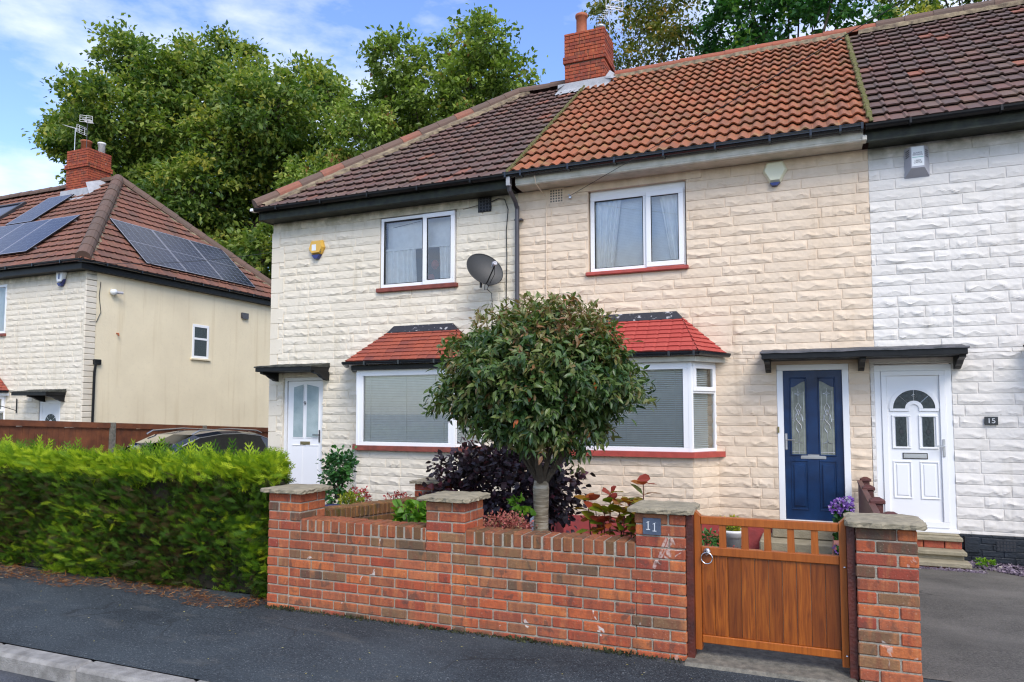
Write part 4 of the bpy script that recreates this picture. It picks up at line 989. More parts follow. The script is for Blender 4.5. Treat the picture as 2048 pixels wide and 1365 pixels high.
# ------------------------------------------------------------------ house number 8 (far left, set back)
h8 = empty('detached_end_house', (-20, 3, -.1), 'set-back house at far left with solar panels and a plain rendered side wall', 'house')
mb = MB(); stonework(mb, (-24.0, 1.6, 0), (1, 0, 0), (0, -1, 0), 7.9, -.2, 5.2, [(3.7, 4.95, 3.76, 5.04), (6.36, 7.14, -.3, 2.03)], seed=70, du=.05, slen=.5)
mb.box(-32, -24, 1.6, 1.8, -.2, 5.2); mb.box(-32, -16.1, 8.6, 8.8, -.2, 5.2); mb.box(-16.3, -16.16, 1.61, 8.6, -.2, 5.2)
z = -.2; k = 0
while z < 5.15:
    mb.box(-16.16, -16.09+.006*(k % 2), 1.585, 1.87, z+.004, z+CH-.004, random.random(), .012); z += CH; k += 1
mb.build('wall', 'cream', h8)
MB().box(-16.2, -16.1, 1.872, 8.8, -.2, 5.2).build('rendered_side_wall', 'render', h8)
Ax = Vector((-19.6, 5.1, 8.87))
mb = MB(); Sv = Vector((0, 3.82, 3.51)); L8 = Sv.length; Sv.normalize()
tiles(mb, (-32, 1.26, 5.36), (1, 0, 0), Sv, 16.2, L8, .30, .31, roll_old, lambda s: (0, 16.16-3.76*min(s, L8)/L8), seed=31, npr=7)
Sx = Vector((-3.76, 0, 3.51)); Lx = Sx.length; Sx.normalize()
tiles(mb, (-15.82, 1.28, 5.36), (0, 1, 0), Sx, 7.7, Lx, .30, .30, roll_old, lambda s: (3.82*min(s, Lx)/Lx, 7.7-3.88*min(s, Lx)/Lx), seed=32, npr=7)
mb.quad((-32, 1.26, 5.33), (-15.82, 1.26, 5.33), tuple(Ax), (-32, 5.1, 8.84)); mb.poly([(-15.82, 1.26, 5.33), (-15.82, 9.0, 5.33), tuple(Ax-Vector((0, 0, .03)))]); mb.quad((-15.82, 9, 5.33), (-32, 9, 5.33), (-32, 5.1, 8.84), tuple(Ax))
rf = mb.build('roof', 'tile8', h8)
mb = MB(); ridge(mb, (-15.88, 1.32, 5.42), Ax+Vector((0, 0, .06)), .16, .5, 33, red=0); ridge(mb, (-15.88, 8.95, 5.42), Ax+Vector((0, 0, .06)), .15, .5, 34, red=0); ridge(mb, Ax+Vector((0, 0, .05)), (-32, 5.1, 8.92), .13, .5, 35, red=0)
mb.build('ridge_tiles', 'ridge_old', rf)
mb = MB(); bedding(mb, (-15.86, 1.32, 5.46), Ax+Vector((0, 0, .06)), (.05, 1, 0), .24, 5, dn=-.03); bedding(mb, (-15.86, 8.9, 5.46), Ax+Vector((0, 0, .06)), (.02, -1, 0), .24, 6, dn=-.03)
mb.build('hip_mortar', 'yellow_mortar', rf)
MB().box(-32, -15.95, 1.34, 1.365, 5.17, 5.36).box(-15.975, -15.95, 1.366, 8.95, 5.17, 5.36).box(-32, -15.98, 1.366, 1.62, 5.17, 5.19).box(-16.12, -15.976, 1.63, 8.9, 5.171, 5.19).build('fascia', 'black', h8)
mb = MB(); gutter(mb, (-32, 1.25, 5.38), (-15.86, 1.25, 5.38), .065); gutter(mb, (-15.86, 1.25, 5.38), (-15.86, 9.0, 5.38), .065)
for i in range(16): mb.box(-31.5+i-.015, -31.5+i+.015, 1.18, 1.3, 5.31, 5.385)
for i in range(8): mb.box(-15.92, -15.79, 1.9+i-.015, 1.9+i+.015, 5.31, 5.385)
mb.build('gutter', 'gutter_new', h8)
ch = MB(); brick_shaft(ch, -21.2, -20.25, 4.55, 5.35, 8.0, 9.25, 44); brick_shaft(ch, -21.24, -20.21, 4.51, 5.39, 9.262, 9.40, 45); brick_shaft(ch, -21.2, -20.25, 4.55, 5.35, 9.412, 9.86, 46)
chm = ch.build('chimney', 'chimney_brick', h8)
MB().box(-21.185, -20.265, 4.565, 5.335, 8.0, 9.84).build('chimney_mortar', 'mortar_dark', chm)
fl = MB(); rg = np.random.default_rng(3); V = []
for i in range(21):
    xx = -21.4+1.3*i/20; s = rg.uniform(-.05, .05); f8 = lambda y: 5.36+(y-1.28)*.919
    V += [(xx, 4.53, f8(4.53)+.25), (xx, 4.5, f8(4.5)+.06), (xx-.02, 4.2+s, f8(4.2+s)+.055)]
fl.add(V, [[3*i+k, 3*i+3+k, 3*i+4+k, 3*i+1+k] for i in range(20) for k in range(2)])
fl.add([(-20.24, 4.5, 8.75), (-20.0, 4.45, 8.35), (-20.0, 5.2, 8.95), (-20.24, 5.3, 9.1)], [[0, 1, 2, 3]])
fl.build('lead_flashing', 'lead', chm)
MB().lathe([(0, 0), (.15, 0), (.14, .3), (.165, .31), (.165, .36), (.13, .36), (.12, .1)], (-20.75, 4.85, 9.86), 20).build('chimney_pot', 'terracotta', chm, smooth=True)
MB().lathe([(0, 0), (.1, 0), (.1, .3), (.12, .31), (.12, .36), (0, .37)], (-20.45, 5.15, 9.86), 16).build('flue_pot', 'white_pot', chm, smooth=True)
wv = empty('window', (0, 0, 0)); wv.parent = h8; wv.matrix_parent_inverse = h8.matrix_basis.inverted()
f = MB(); frame(f, -20.3, -19.05, 3.76, 5.04, 1.60, 1.67, .07); f.box(-19.55, -19.48, 1.60, 1.67, 3.83, 4.97); f.build('window_frame', 'upvc', wv)
MB().quad((-20.23, 1.63, 3.83), (-19.12, 1.63, 3.83), (-19.12, 1.63, 4.97), (-20.23, 1.63, 4.97)).build('pane', 'glass_up', wv)
MB().box(-20.3, -19.0, 1.9, 1.92, 3.7, 5.1).build('curtain', 'curtain', wv)
MB().box(-20.34, -19.0, 1.54, 1.62, 3.69, 3.76).build('sill', 'brown_sill', wv)
wv = empty('side_window', (0, 0, 0)); wv.parent = h8; wv.matrix_parent_inverse = h8.matrix_basis.inverted()
f = MB()
for q in ((4.85, 5.45, 4.16, 4.24), (4.85, 5.45, 3.27, 3.34), (4.85, 5.45, 3.80, 3.86)): f.box(-16.12, -16.085, q[0], q[1], q[2], q[3], 0, .004)
for q in ((4.85, 4.92), (5.38, 5.45)):
    for zz in ((3.34, 3.80), (3.86, 4.16)): f.box(-16.12, -16.085, q[0], q[1], zz[0], zz[1], 0, .004)
f.build('window_frame', 'upvc', wv)
MB().box(-16.11, -16.098, 4.92, 5.38, 3.34, 4.16).build('pane', 'darkglass', wv)
MB().box(-16.13, -16.04, 4.8, 5.5, 3.22, 3.27, 0, .006).build('sill', 'render', wv)
bw = bay(h8, -20.9, -19.2, 'upvc_old', 'tile_bay9', 'upvc', 'blindsheet', 'cream', 44, .4); bw.location = (0, 1.6, -.27)
dr = empty('front_door', (0, 0, 0)); dr.parent = h8; dr.matrix_parent_inverse = h8.matrix_basis.inverted()
f = MB(); frame(f, -17.64, -16.86, -.15, 2.03, 1.62, 1.70, .07); f.build('door_frame', 'upvc', dr)
l = MB(); l.box(-17.57, -16.93, 1.64, 1.68, -.08, 1.96); l.build('door_leaf', 'upvc_old', dr)
g = MB(); cx8 = -17.25
for i in range(5):
    a0, a1 = R(6+i*34), R(34+i*34); g.prism([(cx8+.06*math.cos(a0), 1.5+.06*math.sin(a0)), (cx8+.2*math.cos(a0), 1.5+.2*math.sin(a0)), (cx8+.2*math.cos(a1), 1.5+.2*math.sin(a1)), (cx8+.06*math.cos(a1), 1.5+.06*math.sin(a1))], 'y', 1.632, 1.642)
g.build('fan_light', 'darkglass', dr)
cn = canopy(h8, -17.95, -16.66, (-17.45, -16.74), 'felt_dark', 'black', 2.49, .5); cn.location = (0, 1.6, -.30)
MB().box(-16.12, -16.04, 6.7, 6.98, 4.64, 4.80, 0, .006).box(-16.05, -16.03, 6.72, 6.96, 4.61, 4.72, 0, .005).build('flue_terminal', 'pipe', h8)
MB().box(-16.11, -16.03, 1.83, 2.02, 2.9, 3.03, 0, .01).tube([(-16.04, 1.87, 2.92), (-16.05, 1.85, 2.7), (-16.06, 1.845, -.1)], .03, 8).build('downpipe', 'black', h8)
MB().tube([(-16.07, 1.95, 4.95), (-16.085, 1.93, 4.6), (-16.085, 1.99, 4.2), (-16.085, 1.88, 3.95), (-16.085, 1.7, 3.93)], .008, 6).build('wall_cable', 'cable', h8)
MB().tube([(-16.10, 2.46, 3.72), (-16.04, 2.46, 3.72), (-16.03, 2.46, 3.66)], .02, 8).build('overflow_pipe', 'terracotta', h8)
# hanging bracket on wall of number 8
hb = MB(); hb.box(-18.42, -18.40, 1.54, 1.56, 1.72, 2.08); hb.tube([(-18.41, 1.55, 1.78), (-18.55, 1.3, 1.88), (-18.8, .9, 2.02)], .009, 6)
for cz_, r_ in ((1.99, .035), (2.05, .03)): hb.tube([(-18.83+r_*math.cos(a), .87, cz_+.02+r_*math.sin(a)) for a in np.linspace(0, 6.28, 12)], .007, 5)
tag(hb.build('hanging_bracket', 'black'), 'black scrolled iron hanging bracket on the far left house wall', 'bracket')

# solar panels (each panel a thing)
def solar_panel(origin, U, V_, w, h, nu, nv, mid, label, group, flip=False):
    o, U, V_ = Vector(origin), Vector(U).normalized(), Vector(V_).normalized(); Nn = U.cross(V_).normalized()
    if Nn.z < 0: Nn = -Nn
    Mx = np.array(Matrix(((U.x, V_.x, Nn.x, o.x), (U.y, V_.y, Nn.y, o.y), (U.z, V_.z, Nn.z, o.z), (0, 0, 0, 1))))
    e = empty('solar_panel', o, label, 'solar panel', group)
    MB().box(0, w, 0, h, .09, .125, 0, .003, Mx).build('panel_body', 'black', e)
    MB().box(.02, w-.02, .02, h-.02, .1251, .1262, 0, 0, Mx).build('cell_backing', 'solar_line', e); c = MB()
    for i in range(nu):
        for j in range(nv): c.box(.02+(w-.04)*i/nu+.005, .02+(w-.04)*(i+1)/nu-.005, .02+(h-.04)*j/nv+.004, .02+(h-.04)*(j+1)/nv-.004, .125, .128, random.random(), 0, Mx)
    c.build('cells', 'solar', e)
    f = MB(); frame2 = [(0, w, 0, .02), (0, w, h-.02, h), (0, .02, .02, h-.02), (w-.02, w, .02, h-.02)]
    if mid: frame2.append((.02, w-.02, h/2-.008, h/2+.008))
    for q in frame2: f.box(q[0], q[1], q[2], q[3], .1255, .1295, 0, 0, Mx)
    f.build('panel_frame', 'solar_frame', e)
    r_ = MB()
    for yy in (.25, h-.25): r_.box(-.06, w+.06, yy-.02, yy+.02, .02, .088, 0, 0, Mx)
    r_.build('mounting_rail', 'steel', e)
Sf8 = Vector((0, 3.82, 3.51)).normalized()
names = ['nearest the hip ridge', 'second from the hip ridge', 'third from the hip ridge', 'leftmost visible']
for i in range(4):
    solar_panel((-19.58-1.15*i, 1.72, 5.36+(1.72-1.28)*.919), (1, 0, 0), Sf8, 1.13, 1.95, 6, 10, False, 'solar panel in the lower front row, '+names[i], 'solar panels on the front roof slope')
solar_panel((-21.73, 3.22, 5.36+(3.22-1.28)*.919), (1, 0, 0), Sf8, 1.13, 1.72, 6, 10, False, 'single upper front solar panel just below the far left chimney', 'solar panels on the front roof slope')
for i in range(3):
    solar_panel((-15.84-.21*3.76/3.51*1.0-.03, 3.2+1.34*i, 5.57), (0, 1, 0), Sx, 1.32, 1.97, 6, 12, True, 'solar panel on the side roof slope, '+['nearest the street', 'middle of the three', 'nearest the rear hip'][i], 'solar panels on the side roof slope')
# roof window
e = empty('roof_window', (-23.6, 3.8, 7.7), 'small rectangular roof window beside the solar panels', 'roof window')
U_, V__ = Vector((1, 0, 0)), Sf8; Nn = U_.cross(V__); o = Vector((-24.3, 3.62, 5.36+(3.62-1.28)*.919))
Mx = np.array(Matrix(((1, 0, Nn.x, o.x), (0, V__.y, Nn.y, o.y), (0, V__.z, Nn.z, o.z), (0, 0, 0, 1))))
f = MB()
for q in ((0, 1.4, 0, .09), (0, 1.4, 1.15, 1.24), (0, .09, .09, 1.15), (1.31, 1.4, .09, 1.15)): f.box(q[0], q[1], q[2], q[3], .02, .13, 0, .006, Mx)
f.build('window_frame', 'darkmetal', e); MB().box(.09, 1.31, .09, 1.15, .06, .10, 0, 0, Mx).build('pane', 'solar', e)

# aerials
def aerial(name, base, top, label, boom_dir, n=7, tilt=0., hd=False):
    e = empty(name, base, label, 'aerial', 'roof aerials'); m = MB(); m.tube([base, top], .011, 6); m.build('mast', 'steel' if not hd else 'darkmetal', e)
    b = MB(); d_ = Vector(boom_dir).normalized(); p = Vector(top); side = d_.cross(Vector((0, 0, 1))).normalized()
    Ln = .5 if hd else .75
    b.tube([p-d_*Ln*.4, p+d_*Ln*.6], .009, 5)
    for i in range(n):
        q = p+d_*(-Ln*.3+Ln*.9*i/(n-1)); w_ = .10 if not hd else .11; b.tube([q-side*w_, q+side*w_], .004, 4)
    if hd:
        q = p-d_*Ln*.35
        for s_ in (-.1, -.04, .04, .1): b.tube([q+Vector((0, 0, s_))-side*.17, q+Vector((0, 0, s_))+side*.17], .006, 4)
        for s_ in (-.17, 0, .17): b.tube([q+side*s_+Vector((0, 0, -.1)), q+side*s_+Vector((0, 0, .1))], .006, 4)
    else:
        q = p-d_*Ln*.38
        for s_ in (-.12, -.07, .07, .12): b.tube([q+Vector((0, 0, s_))-side*.19, q+Vector((0, 0, s_))+side*.19], .007, 4)
        for s_ in (-.19, -.1, .1, .19): b.tube([q+side*s_+Vector((0, 0, -.12)), q+side*s_+Vector((0, 0, .12))], .007, 4)
    b.build('antenna', 'upvc_old', e)
aerial('roof_aerial', (-3.78, 4.3, 9.45), (-3.78, 4.3, 10.42), 'white television aerial on the tall chimney between the orange and brown roofs', (-.55, .75, .1), 8)
aerial('roof_aerial', (-20.42, 4.62, 9.5), (-20.42, 4.62, 10.75), 'slim television aerial at the front corner of the far left chimney', (-.6, .7, .1), 8, hd=True)
aerial('roof_aerial', (-21.35, 4.9, 9.3), (-21.35, 4.9, 10.75), 'long boom aerial leaning off the left side of the far left chimney', (-.95, -.1, .32), 12)

# ------------------------------------------------------------------ alarm boxes, cameras, dish
def poly_box(name, pts, y0, y1, m, parent=None, taper=.8):
    """flat-backed box with bevelled front: outline pts (x,z)"""
    mb = MB(); c = np.mean(np.array(pts), 0); n = len(pts)
    V = [(p[0], y0, p[1]) for p in pts]+[(p[0], y0-(y0-y1)*.45, p[1]) for p in pts]+[(c[0]+(p[0]-c[0])*taper, y1, c[1]+(p[1]-c[1])*taper) for p in pts]
    F = [[k, (k+1) % n, n+(k+1) % n, n+k] for k in range(n)]+[[n+k, n+(k+1) % n, 2*n+(k+1) % n, 2*n+k] for k in range(n)]
    mb.add(V, F); mb.add(V[2*n:], [list(range(n))]); return mb.build(name, m, parent)
e = empty('alarm_box', (-8.02, 0, 4.6), 'yellow burglar alarm box with dark blue base on the upper left cream wall', 'alarm box', 'burglar alarm boxes')
poly_box('cover', [(-8.19, 4.64), (-8.12, 4.54), (-7.92, 4.54), (-7.85, 4.66), (-7.90, 4.79), (-8.13, 4.79)], -.0, -.085, 'alarm_yellow', e)
poly_box('light_base', [(-8.115, 4.535), (-8.06, 4.455), (-7.98, 4.455), (-7.925, 4.535)], -.01, -.075, 'alarm_blue', e, .85)
MB().box(-8.09, -8.0, -.088, -.086, 4.60, 4.71).build('printed_label', 'label', e)
v = MB()
for i in range(6): v.box(-7.94, -7.90, -.079, -.066, 4.57+i*.03, 4.585+i*.03)
v.build('sounder_grille', 'brass', e)
e = empty('alarm_box', (-.36, 0, 5.0), 'pale cream hexagonal alarm box with blue tip on the warm cream wall', 'alarm box', 'burglar alarm boxes')
poly_box('cover', [(-.52, 5.05), (-.43, 4.885), (-.29, 4.885), (-.20, 5.05), (-.255, 5.175), (-.465, 5.175)], 0, -.075, 'alarm_cream', e, .82)
poly_box('light_base', [(-.43, 4.88), (-.40, 4.835), (-.33, 4.835), (-.29, 4.88)], -.008, -.07, 'alarm_blue', e, .9)
e = empty('alarm_box', (1.34, 0, 4.9), 'old grey metal alarm box with a white printed label on the white wall', 'alarm box', 'burglar alarm boxes')
a = MB(); xb0, xb1, zb0, zb1 = 1.20, 1.49, 4.74, 5.13
a.add([(xb0, 0, zb0), (xb1, 0, zb0), (xb1, 0, zb1), (xb0, 0, zb1), (xb0+.07, -.12, zb0+.10), (xb1-.07, -.12, zb0+.10), (xb1-.07, -.12, zb1-.01), (xb0+.07, -.12, zb1-.01)], [[4, 5, 6, 7], [0, 1, 5, 4], [1, 2, 6, 5], [2, 3, 7, 6], [3, 0, 4, 7]])
a.build('cover', 'alarm_grey', e)
MB().box(1.278, 1.415, -.1225, -.1215, 4.86, 5.11).build('printed_label', 'label', e)
MB().box(1.285, 1.41, -.1245, -.1235, 4.972, 4.978).build('green_line', 'green_ink', e)
for s_, zz in (('ALARMS', 5.03), ('DIVISION', 5.005), ('LEEDS', 4.93), ('CASTLE', 4.905)): text('lettering', s_, .028, (1.347, -.1235, zz), 'ink', e, ext=.0008)
v = MB()
for sx_ in (0, 1):
    for i in range(4):
        zz = 4.99+i*.026; xx = (xb0+.02, xb0+.055) if not sx_ else (xb1-.055, xb1-.02)
        yy = lambda x_: -.12*((x_-xb0)/.07 if not sx_ else (xb1-x_)/.07)-.0015
        v.quad((xx[0], yy(xx[0]), zz), (xx[1], yy(xx[1]), zz+.010*(1 if not sx_ else -1)), (xx[1], yy(xx[1]), zz+.012+.010*(1 if not sx_ else -1)), (xx[0], yy(xx[0]), zz+.012))
v.build('louvres', 'ink', e)
e = empty('alarm_box', (-16.93, 1.6, 5.0), 'white alarm box with a purple base on the far left house front', 'alarm box', 'burglar alarm boxes')
o = poly_box('cover', [(-17.06, 5.02), (-17.02, 4.92), (-16.86, 4.92), (-16.78, 5.16), (-16.82, 5.2), (-17.08, 5.2)], 1.58, 1.49, 'label', e, .85); poly_box('light_base', [(-17.05, 4.91), (-16.98, 4.83), (-16.90, 4.83), (-16.79, 5.0), (-16.84, 4.915)], 1.57, 1.50, 'alarm_blue', e, .9)
MB().box(-16.96, -16.92, 1.484, 1.488, 5.0, 5.14).build('printed_mark', 'alarm_blue', e)
e = empty('security_camera', (-16.1, 2.28, 4.78), 'small white dome camera with lens on the rendered side wall', 'camera')
MB().lathe([(0, -.10), (.05, -.085), (.085, -.04), (.09, 0), (.06, .05), (0, .06)], (-16.03, 2.28, 4.76), 14).build('housing', 'label', e, smooth=True)
MB().tube([(-16.0, 2.35, 4.74), (-15.93, 2.47, 4.74)], .035, 10).build('lens_barrel', 'alarm_grey', e)
MB().box(-16.1, -16.05, 2.23, 2.33, 4.72, 4.82, 0, .01).build('mounting_plate', 'label', e)
e = empty('satellite_dish', (-4.62, 0, 3.75), 'dark grey mesh satellite dish on the cream wall left of the downpipe', 'satellite dish')
ctr = Vector((-4.58, -.36, 3.95)); nd = Vector((.62, -.72, .30)).normalized(); rt = Vector((0, 0, 1)).cross(nd).normalized(); upv = nd.cross(rt)
rt2 = (rt*math.cos(R(-35))+upv*math.sin(R(-35))); up2 = (-rt*math.sin(R(-35))+upv*math.cos(R(-35)))
V = []; nr_, na = 8, 40
for i in range(nr_+1):
    for k in range(na):
        a_ = 6.2832*k/na; r_ = i/nr_; p = ctr+rt2*(.30*r_*math.cos(a_))+up2*(.245*r_*math.sin(a_))-nd*(.055*(1-r_*r_)); V.append(p[:])
m = MB(); m.add(V, [[i*na+k, i*na+(k+1) % na, (i+1)*na+(k+1) % na, (i+1)*na+k] for i in range(nr_) for k in range(na)])
m.tube([V[nr_*na+k] for k in range(na)]+[V[nr_*na]], .007, 6); m.build('reflector', 'dish', e, smooth=True)
m = MB(); tip = ctr+nd*.27+Vector((.08, 0, -.06)); bt = ctr-upv*.235
m.tube([bt-nd*.04, bt+nd*.06-Vector((0, 0, .02)), tip-Vector((0, 0, .03))], .010, 8); m.build('feed_arm', 'black', e)
m = MB(); m.tube([tip-nd*-.04, tip-nd*.06], .032, 12); m.lathe([(0, 0), (.04, .01), (.04, .05), (0, .06)], tuple(tip-Vector((0, 0, .02))), 12); m.build('receiver', 'alarm_grey', e)
m = MB(); bk = ctr-nd*.06; m.box(bk.x-.09, bk.x-.05, -.30, -.004, bk.z-.12, bk.z-.08, 0, .004); m.box(-4.70, -4.60, -.03, -.001, 3.76, 3.98, 0, .004); m.tube([(bk.x-.07, -.28, bk.z-.25), (bk.x-.07, -.28, bk.z+.04)], .02, 10)
m.build('wall_mount', 'darkmetal', e)
m = MB(); m.tube([tuple(tip), (tip.x-.02, tip.y+.05, tip.z-.14), (-4.60, -.24, 3.66), (-4.66, -.20, 3.66), (bt.x-.02, bt.y, bt.z)], .005, 5); m.tube([(-4.60, -.24, 3.66), (-4.60, -.06, 3.62), (-4.60, -.035, 3.4), (-4.60, -.035, 1.2)], .006, 5)
m.build('cable', 'cable', e)
# plaques
e = empty('number_plaque', (2.04, -.03, 1.6), 'small black plaque reading 15 on the white wall right of the door', 'number plaque', 'house number plaques')
MB().box(1.965, 2.105, -.038, -.022, 1.59, 1.69, 0, .004).build('plate', 'slate_black', e); text('numeral', '15', .085, (2.035, -.039, 1.638), 'numeral', e, ext=.001, sx=1.1)
e = empty('number_plaque', (-.985, -5.51, .99), 'blue grey slate plaque reading 11 on the brick gate pillar', 'number plaque', 'house number plaques')
MB().box(-1.045, -.925, -5.512, -5.499, .935, 1.045, 0, .002).build('plate', 'slate', e)
t = MB()
for xx, dz in ((-1.008, .004), (-.966, -.004)):
    t.box(xx-.003, xx+.003, -5.5155, -5.512, .968+dz, 1.018+dz); t.box(xx-.013, xx+.012, -5.5155, -5.512, .963+dz, .968+dz)
    t.add([(xx-.016, -5.5153, 1.009+dz), (xx-.003, -5.5153, 1.012+dz), (xx+.012, -5.5153, 1.022+dz), (xx-.003, -5.5153, 1.018+dz)], [[0, 1, 2, 3]])
t.build('numerals', 'numeral', e)

# overhead wires
def wire(name, a, b, sag, label, r=.006, n=24):
    a, b = Vector(a), Vector(b); P = [(a+(b-a)*(i/n)-Vector((0, 0, sag*4*(i/n)*(1-i/n))))[:] for i in range(n+1)]
    tag(MB().tube(P, r, 5).build(name, 'cable'), label, 'wire', 'overhead wires')
wire('telephone_wire', (-3.29, -.08, 5.03), (1.85, -5.2, 4.95), .0, 'thin black wire rising from the bracket on the warm cream wall past the orange roof', .004)
wire('telephone_wire', (-4.64, -.05, 5.10), (-15.9, 1.2, 5.30), .38, 'thin wire strung from the left house across to the far left house', .005)
wire('telephone_wire', (-3.95, 3.2, 10.9), (-4.35, 1.2, 10.6), 0, 'short overhead wire beside the tall chimney aerial', .004) if False else None

# ------------------------------------------------------------------ garden walls
PT = 1.08
def brick_pillar(x0, x1, y0, y1, zt, zb, seed, label, walls='', group='brick gate and corner pillars'):
    e = empty('brick_pillar', ((x0+x1)/2, (y0+y1)/2, zb), label, 'pillar', group); rg = np.random.default_rng(seed)
    mb = MB(); z = zt-.075; k = 0; w, d_ = x1-x0, y1-y0; b1 = .1025
    while z > zb-.2:
        j = lambda: rg.uniform(-.003, .003)
        L = w-b1-.01
        if k % 2 == 0: R4 = [(x0, x0+L, y0, y0+b1), (x1-b1, x1, y0, y0+d_-b1-.01), (x0+b1+.01, x1, y1-b1, y1), (x0, x0+b1, y0+b1+.01, y1)]
        else: R4 = [(x0+b1+.01, x1, y0, y0+b1), (x1-b1, x1, y0+b1+.01, y1), (x0, x0+w-b1-.01, y1-b1, y1), (x0, x0+b1, y0, y0+d_-b1-.01)]
        if k % 2 and z < .72:
            if 'R' in walls: R4[0] = (R4[0][0], x1-.1175, y0, y0+b1)
            if 'L' in walls: R4[3] = (x0, x0+b1, y0+b1+.01, y1)
            if 'L' in walls and 'R' not in walls: pass
        for q in R4: jx, jy = j(), j(); mb.box(q[0]+jx, q[1]+jx, q[2]+jy, q[3]+jy, z, z+.066, rg.random(), .006)
        z -= .075; k += 1
    mb.build('brickwork', 'brick_pillar', e)
    MB().box(x0+.006, x1-.006, y0+.007, y1-.007, zb-.1, zt).build('mortar', 'mortar', e)
    cap = MB(); nx = 14; o = .05; th = .038
    P = lambda s, t_: (x0-o+(w+2*o)*s, y0-o+(d_+2*o)*t_)
    xs = np.linspace(0, 1, nx+1); rgj = lambda s: rg.normal(0, s)
    top = np.zeros((nx+1, nx+1, 3)); bot = np.zeros_like(top)
    for a in range(nx+1):
        for b_ in range(nx+1):
            px, py = P(xs[a], xs[b_]); ed = min(a, b_, nx-a, nx-b_)
            er = .010 if ed == 0 else 0
            jx, jy = (rg.normal(0, .006), rg.normal(0, .006)) if ed == 0 else (0, 0)
            cn = ((a in (0, nx)) and (b_ in (0, nx)))
            s = .972 if cn else 1
            px, py = (x0+x1)/2+(px-(x0+x1)/2)*s, (y0+y1)/2+(py-(y0+y1)/2)*s
            top[b_, a] = (px+jx*.6, py+jy*.6, zt+th-er+(0 if ed else 0)+rg.normal(0, .0022)); bot[b_, a] = (px+jx, py+jy, zt+.002+rg.normal(0, .002))
    I = np.arange((nx+1)**2).reshape(nx+1, nx+1); F = np.stack([I[:-1, :-1], I[:-1, 1:], I[1:, 1:], I[1:, :-1]], -1).reshape(-1, 4)
    cap.add(top.reshape(-1, 3), F); cap.add(bot.reshape(-1, 3), F[:, ::-1])
    ring = [(0, a) for a in range(nx)]+[(b_, nx) for b_ in range(nx)]+[(nx, nx-a) for a in range(nx)]+[(nx-b_, 0) for b_ in range(nx)]
    rt_ = [top[i] for i in ring]; rb = [bot[i] for i in ring]; rm = [(rt_[i]+rb[i])/2+np.array([rg.normal(0, .003), rg.normal(0, .003), 0]) for i in range(len(ring))]
    n = len(ring); cap.add(np.array(rb+rm+rt_), [[i, (i+1) % n, n+(i+1) % n, n+i] for i in range(n)]+[[n+i, n+(i+1) % n, 2*n+(i+1) % n, 2*n+i] for i in range(n)])
    cap.build('cap_stone', 'stone_cap', e); return e
brick_pillar(-4.20, -3.87, -5.5, -5.17, PT, .10, 1, 'brick pillar at the left end of the wall against the hedge', 'R')
brick_pillar(-2.70, -2.37, -5.5, -5.17, PT, .10, 2, 'brick pillar in the middle of the front garden wall', 'LR')
brick_pillar(-1.10, -.77, -5.5, -5.17, PT, .10, 3, 'brick gate pillar carrying the slate plaque', 'L')
brick_pillar(.235, .565, -5.5, -5.17, PT-.015, .10, 4, 'brick pillar right of the wooden gate with a thick stone cap')
brick_pillar(-4.20, -3.87, -3.10, -2.77, .93, -.1, 5, 'low brick pillar near the house at the back of the dividing wall')
def garden_wall(x0, x1, label, seed):
    e = empty('garden_wall', ((x0+x1)/2, -5.4, .1), label, 'garden wall', 'front garden walls'); rg = np.random.default_rng(seed)
    mb = MB(); k = 0; z = .705
    while z > -.1:
        od = k % 2; x = x0-.1075 if od else x0+.006; xe = x1+.1025 if od else x1-.004
        while x < xe-.02:
            a, b_ = x, min(x+.215, xe)
            if xe-b_ < .06 and xe-b_ > 0: b_ = xe
            if b_-a > .02:
                j = rg.uniform(-.003, .001); dz = rg.uniform(-.0015, .0015)
                mb.box(a, b_, -5.5+j, -5.40, z+dz, z+.065+dz, rg.random(), .006); mb.box(max(a, x0), min(b_, x1), -5.385, -5.285-j, z+dz, z+.065+dz, rg.random(), .006)
            x = b_+.010
        z -= .075; k += 1
    mb.build('brickwork', 'brick', e); MB().box(x0, x1, -5.493, -5.292, -.1, .772).build('mortar', 'mortar', e)
    cp = MB(); x = x0+.004
    while x < x1-.03:
        j = rg.uniform(-.005, .005); cp.box(x, min(x+.066, x1-.002), -5.502+j, -5.283+j, .775+rg.uniform(0, .004), .878+rg.uniform(-.005, .004), rg.random(), .009); x += .0755
    cp.build('coping', 'coping', e); MB().box(x0, x1, -5.494, -5.291, .765, .868).build('coping_mortar', 'mortar', e)
garden_wall(-3.87, -2.70, 'left section of the front brick garden wall', 21)
garden_wall(-2.37, -1.10, 'right section of the front brick garden wall next to the gate pillar', 22)
e = empty('garden_wall', (-4.03, -4.1, 0), 'algae-stained dividing brick wall running back towards the house', 'garden wall', 'front garden walls')
def shear(mb): 
    for v in mb.v: v[:, 2] += (v[:, 1]+5.17)*-.054
    return mb
mb = MB(); rg = np.random.default_rng(9); z = .90-.105-.075; k = 0
while z > -.1:
    y = -5.17-.225*(.5 if k % 2 else 0)
    while y < -3.1:
        a, b_ = max(y, -5.168), min(y+.215, -3.1)
        if b_-a > .02:
            for q in ((-4.14, -4.04), (-4.025, -3.925)): mb.box(q[0], q[1], a, b_, z, z+.065, rg.random(), .005)
        y += .225
    z -= .075; k += 1
shear(mb).build('brickwork', 'green_brick', e); shear(MB().box(-4.133, -3.932, -5.17, -3.1, -.2, .79)).build('mortar', 'mortar_dark', e)
cp = MB(); y = -5.165
while y < -3.11: cp.box(-4.142, -3.923, y, y+.066, .795, .90+rg.uniform(-.004, .004), rg.random(), .009); y += .0755
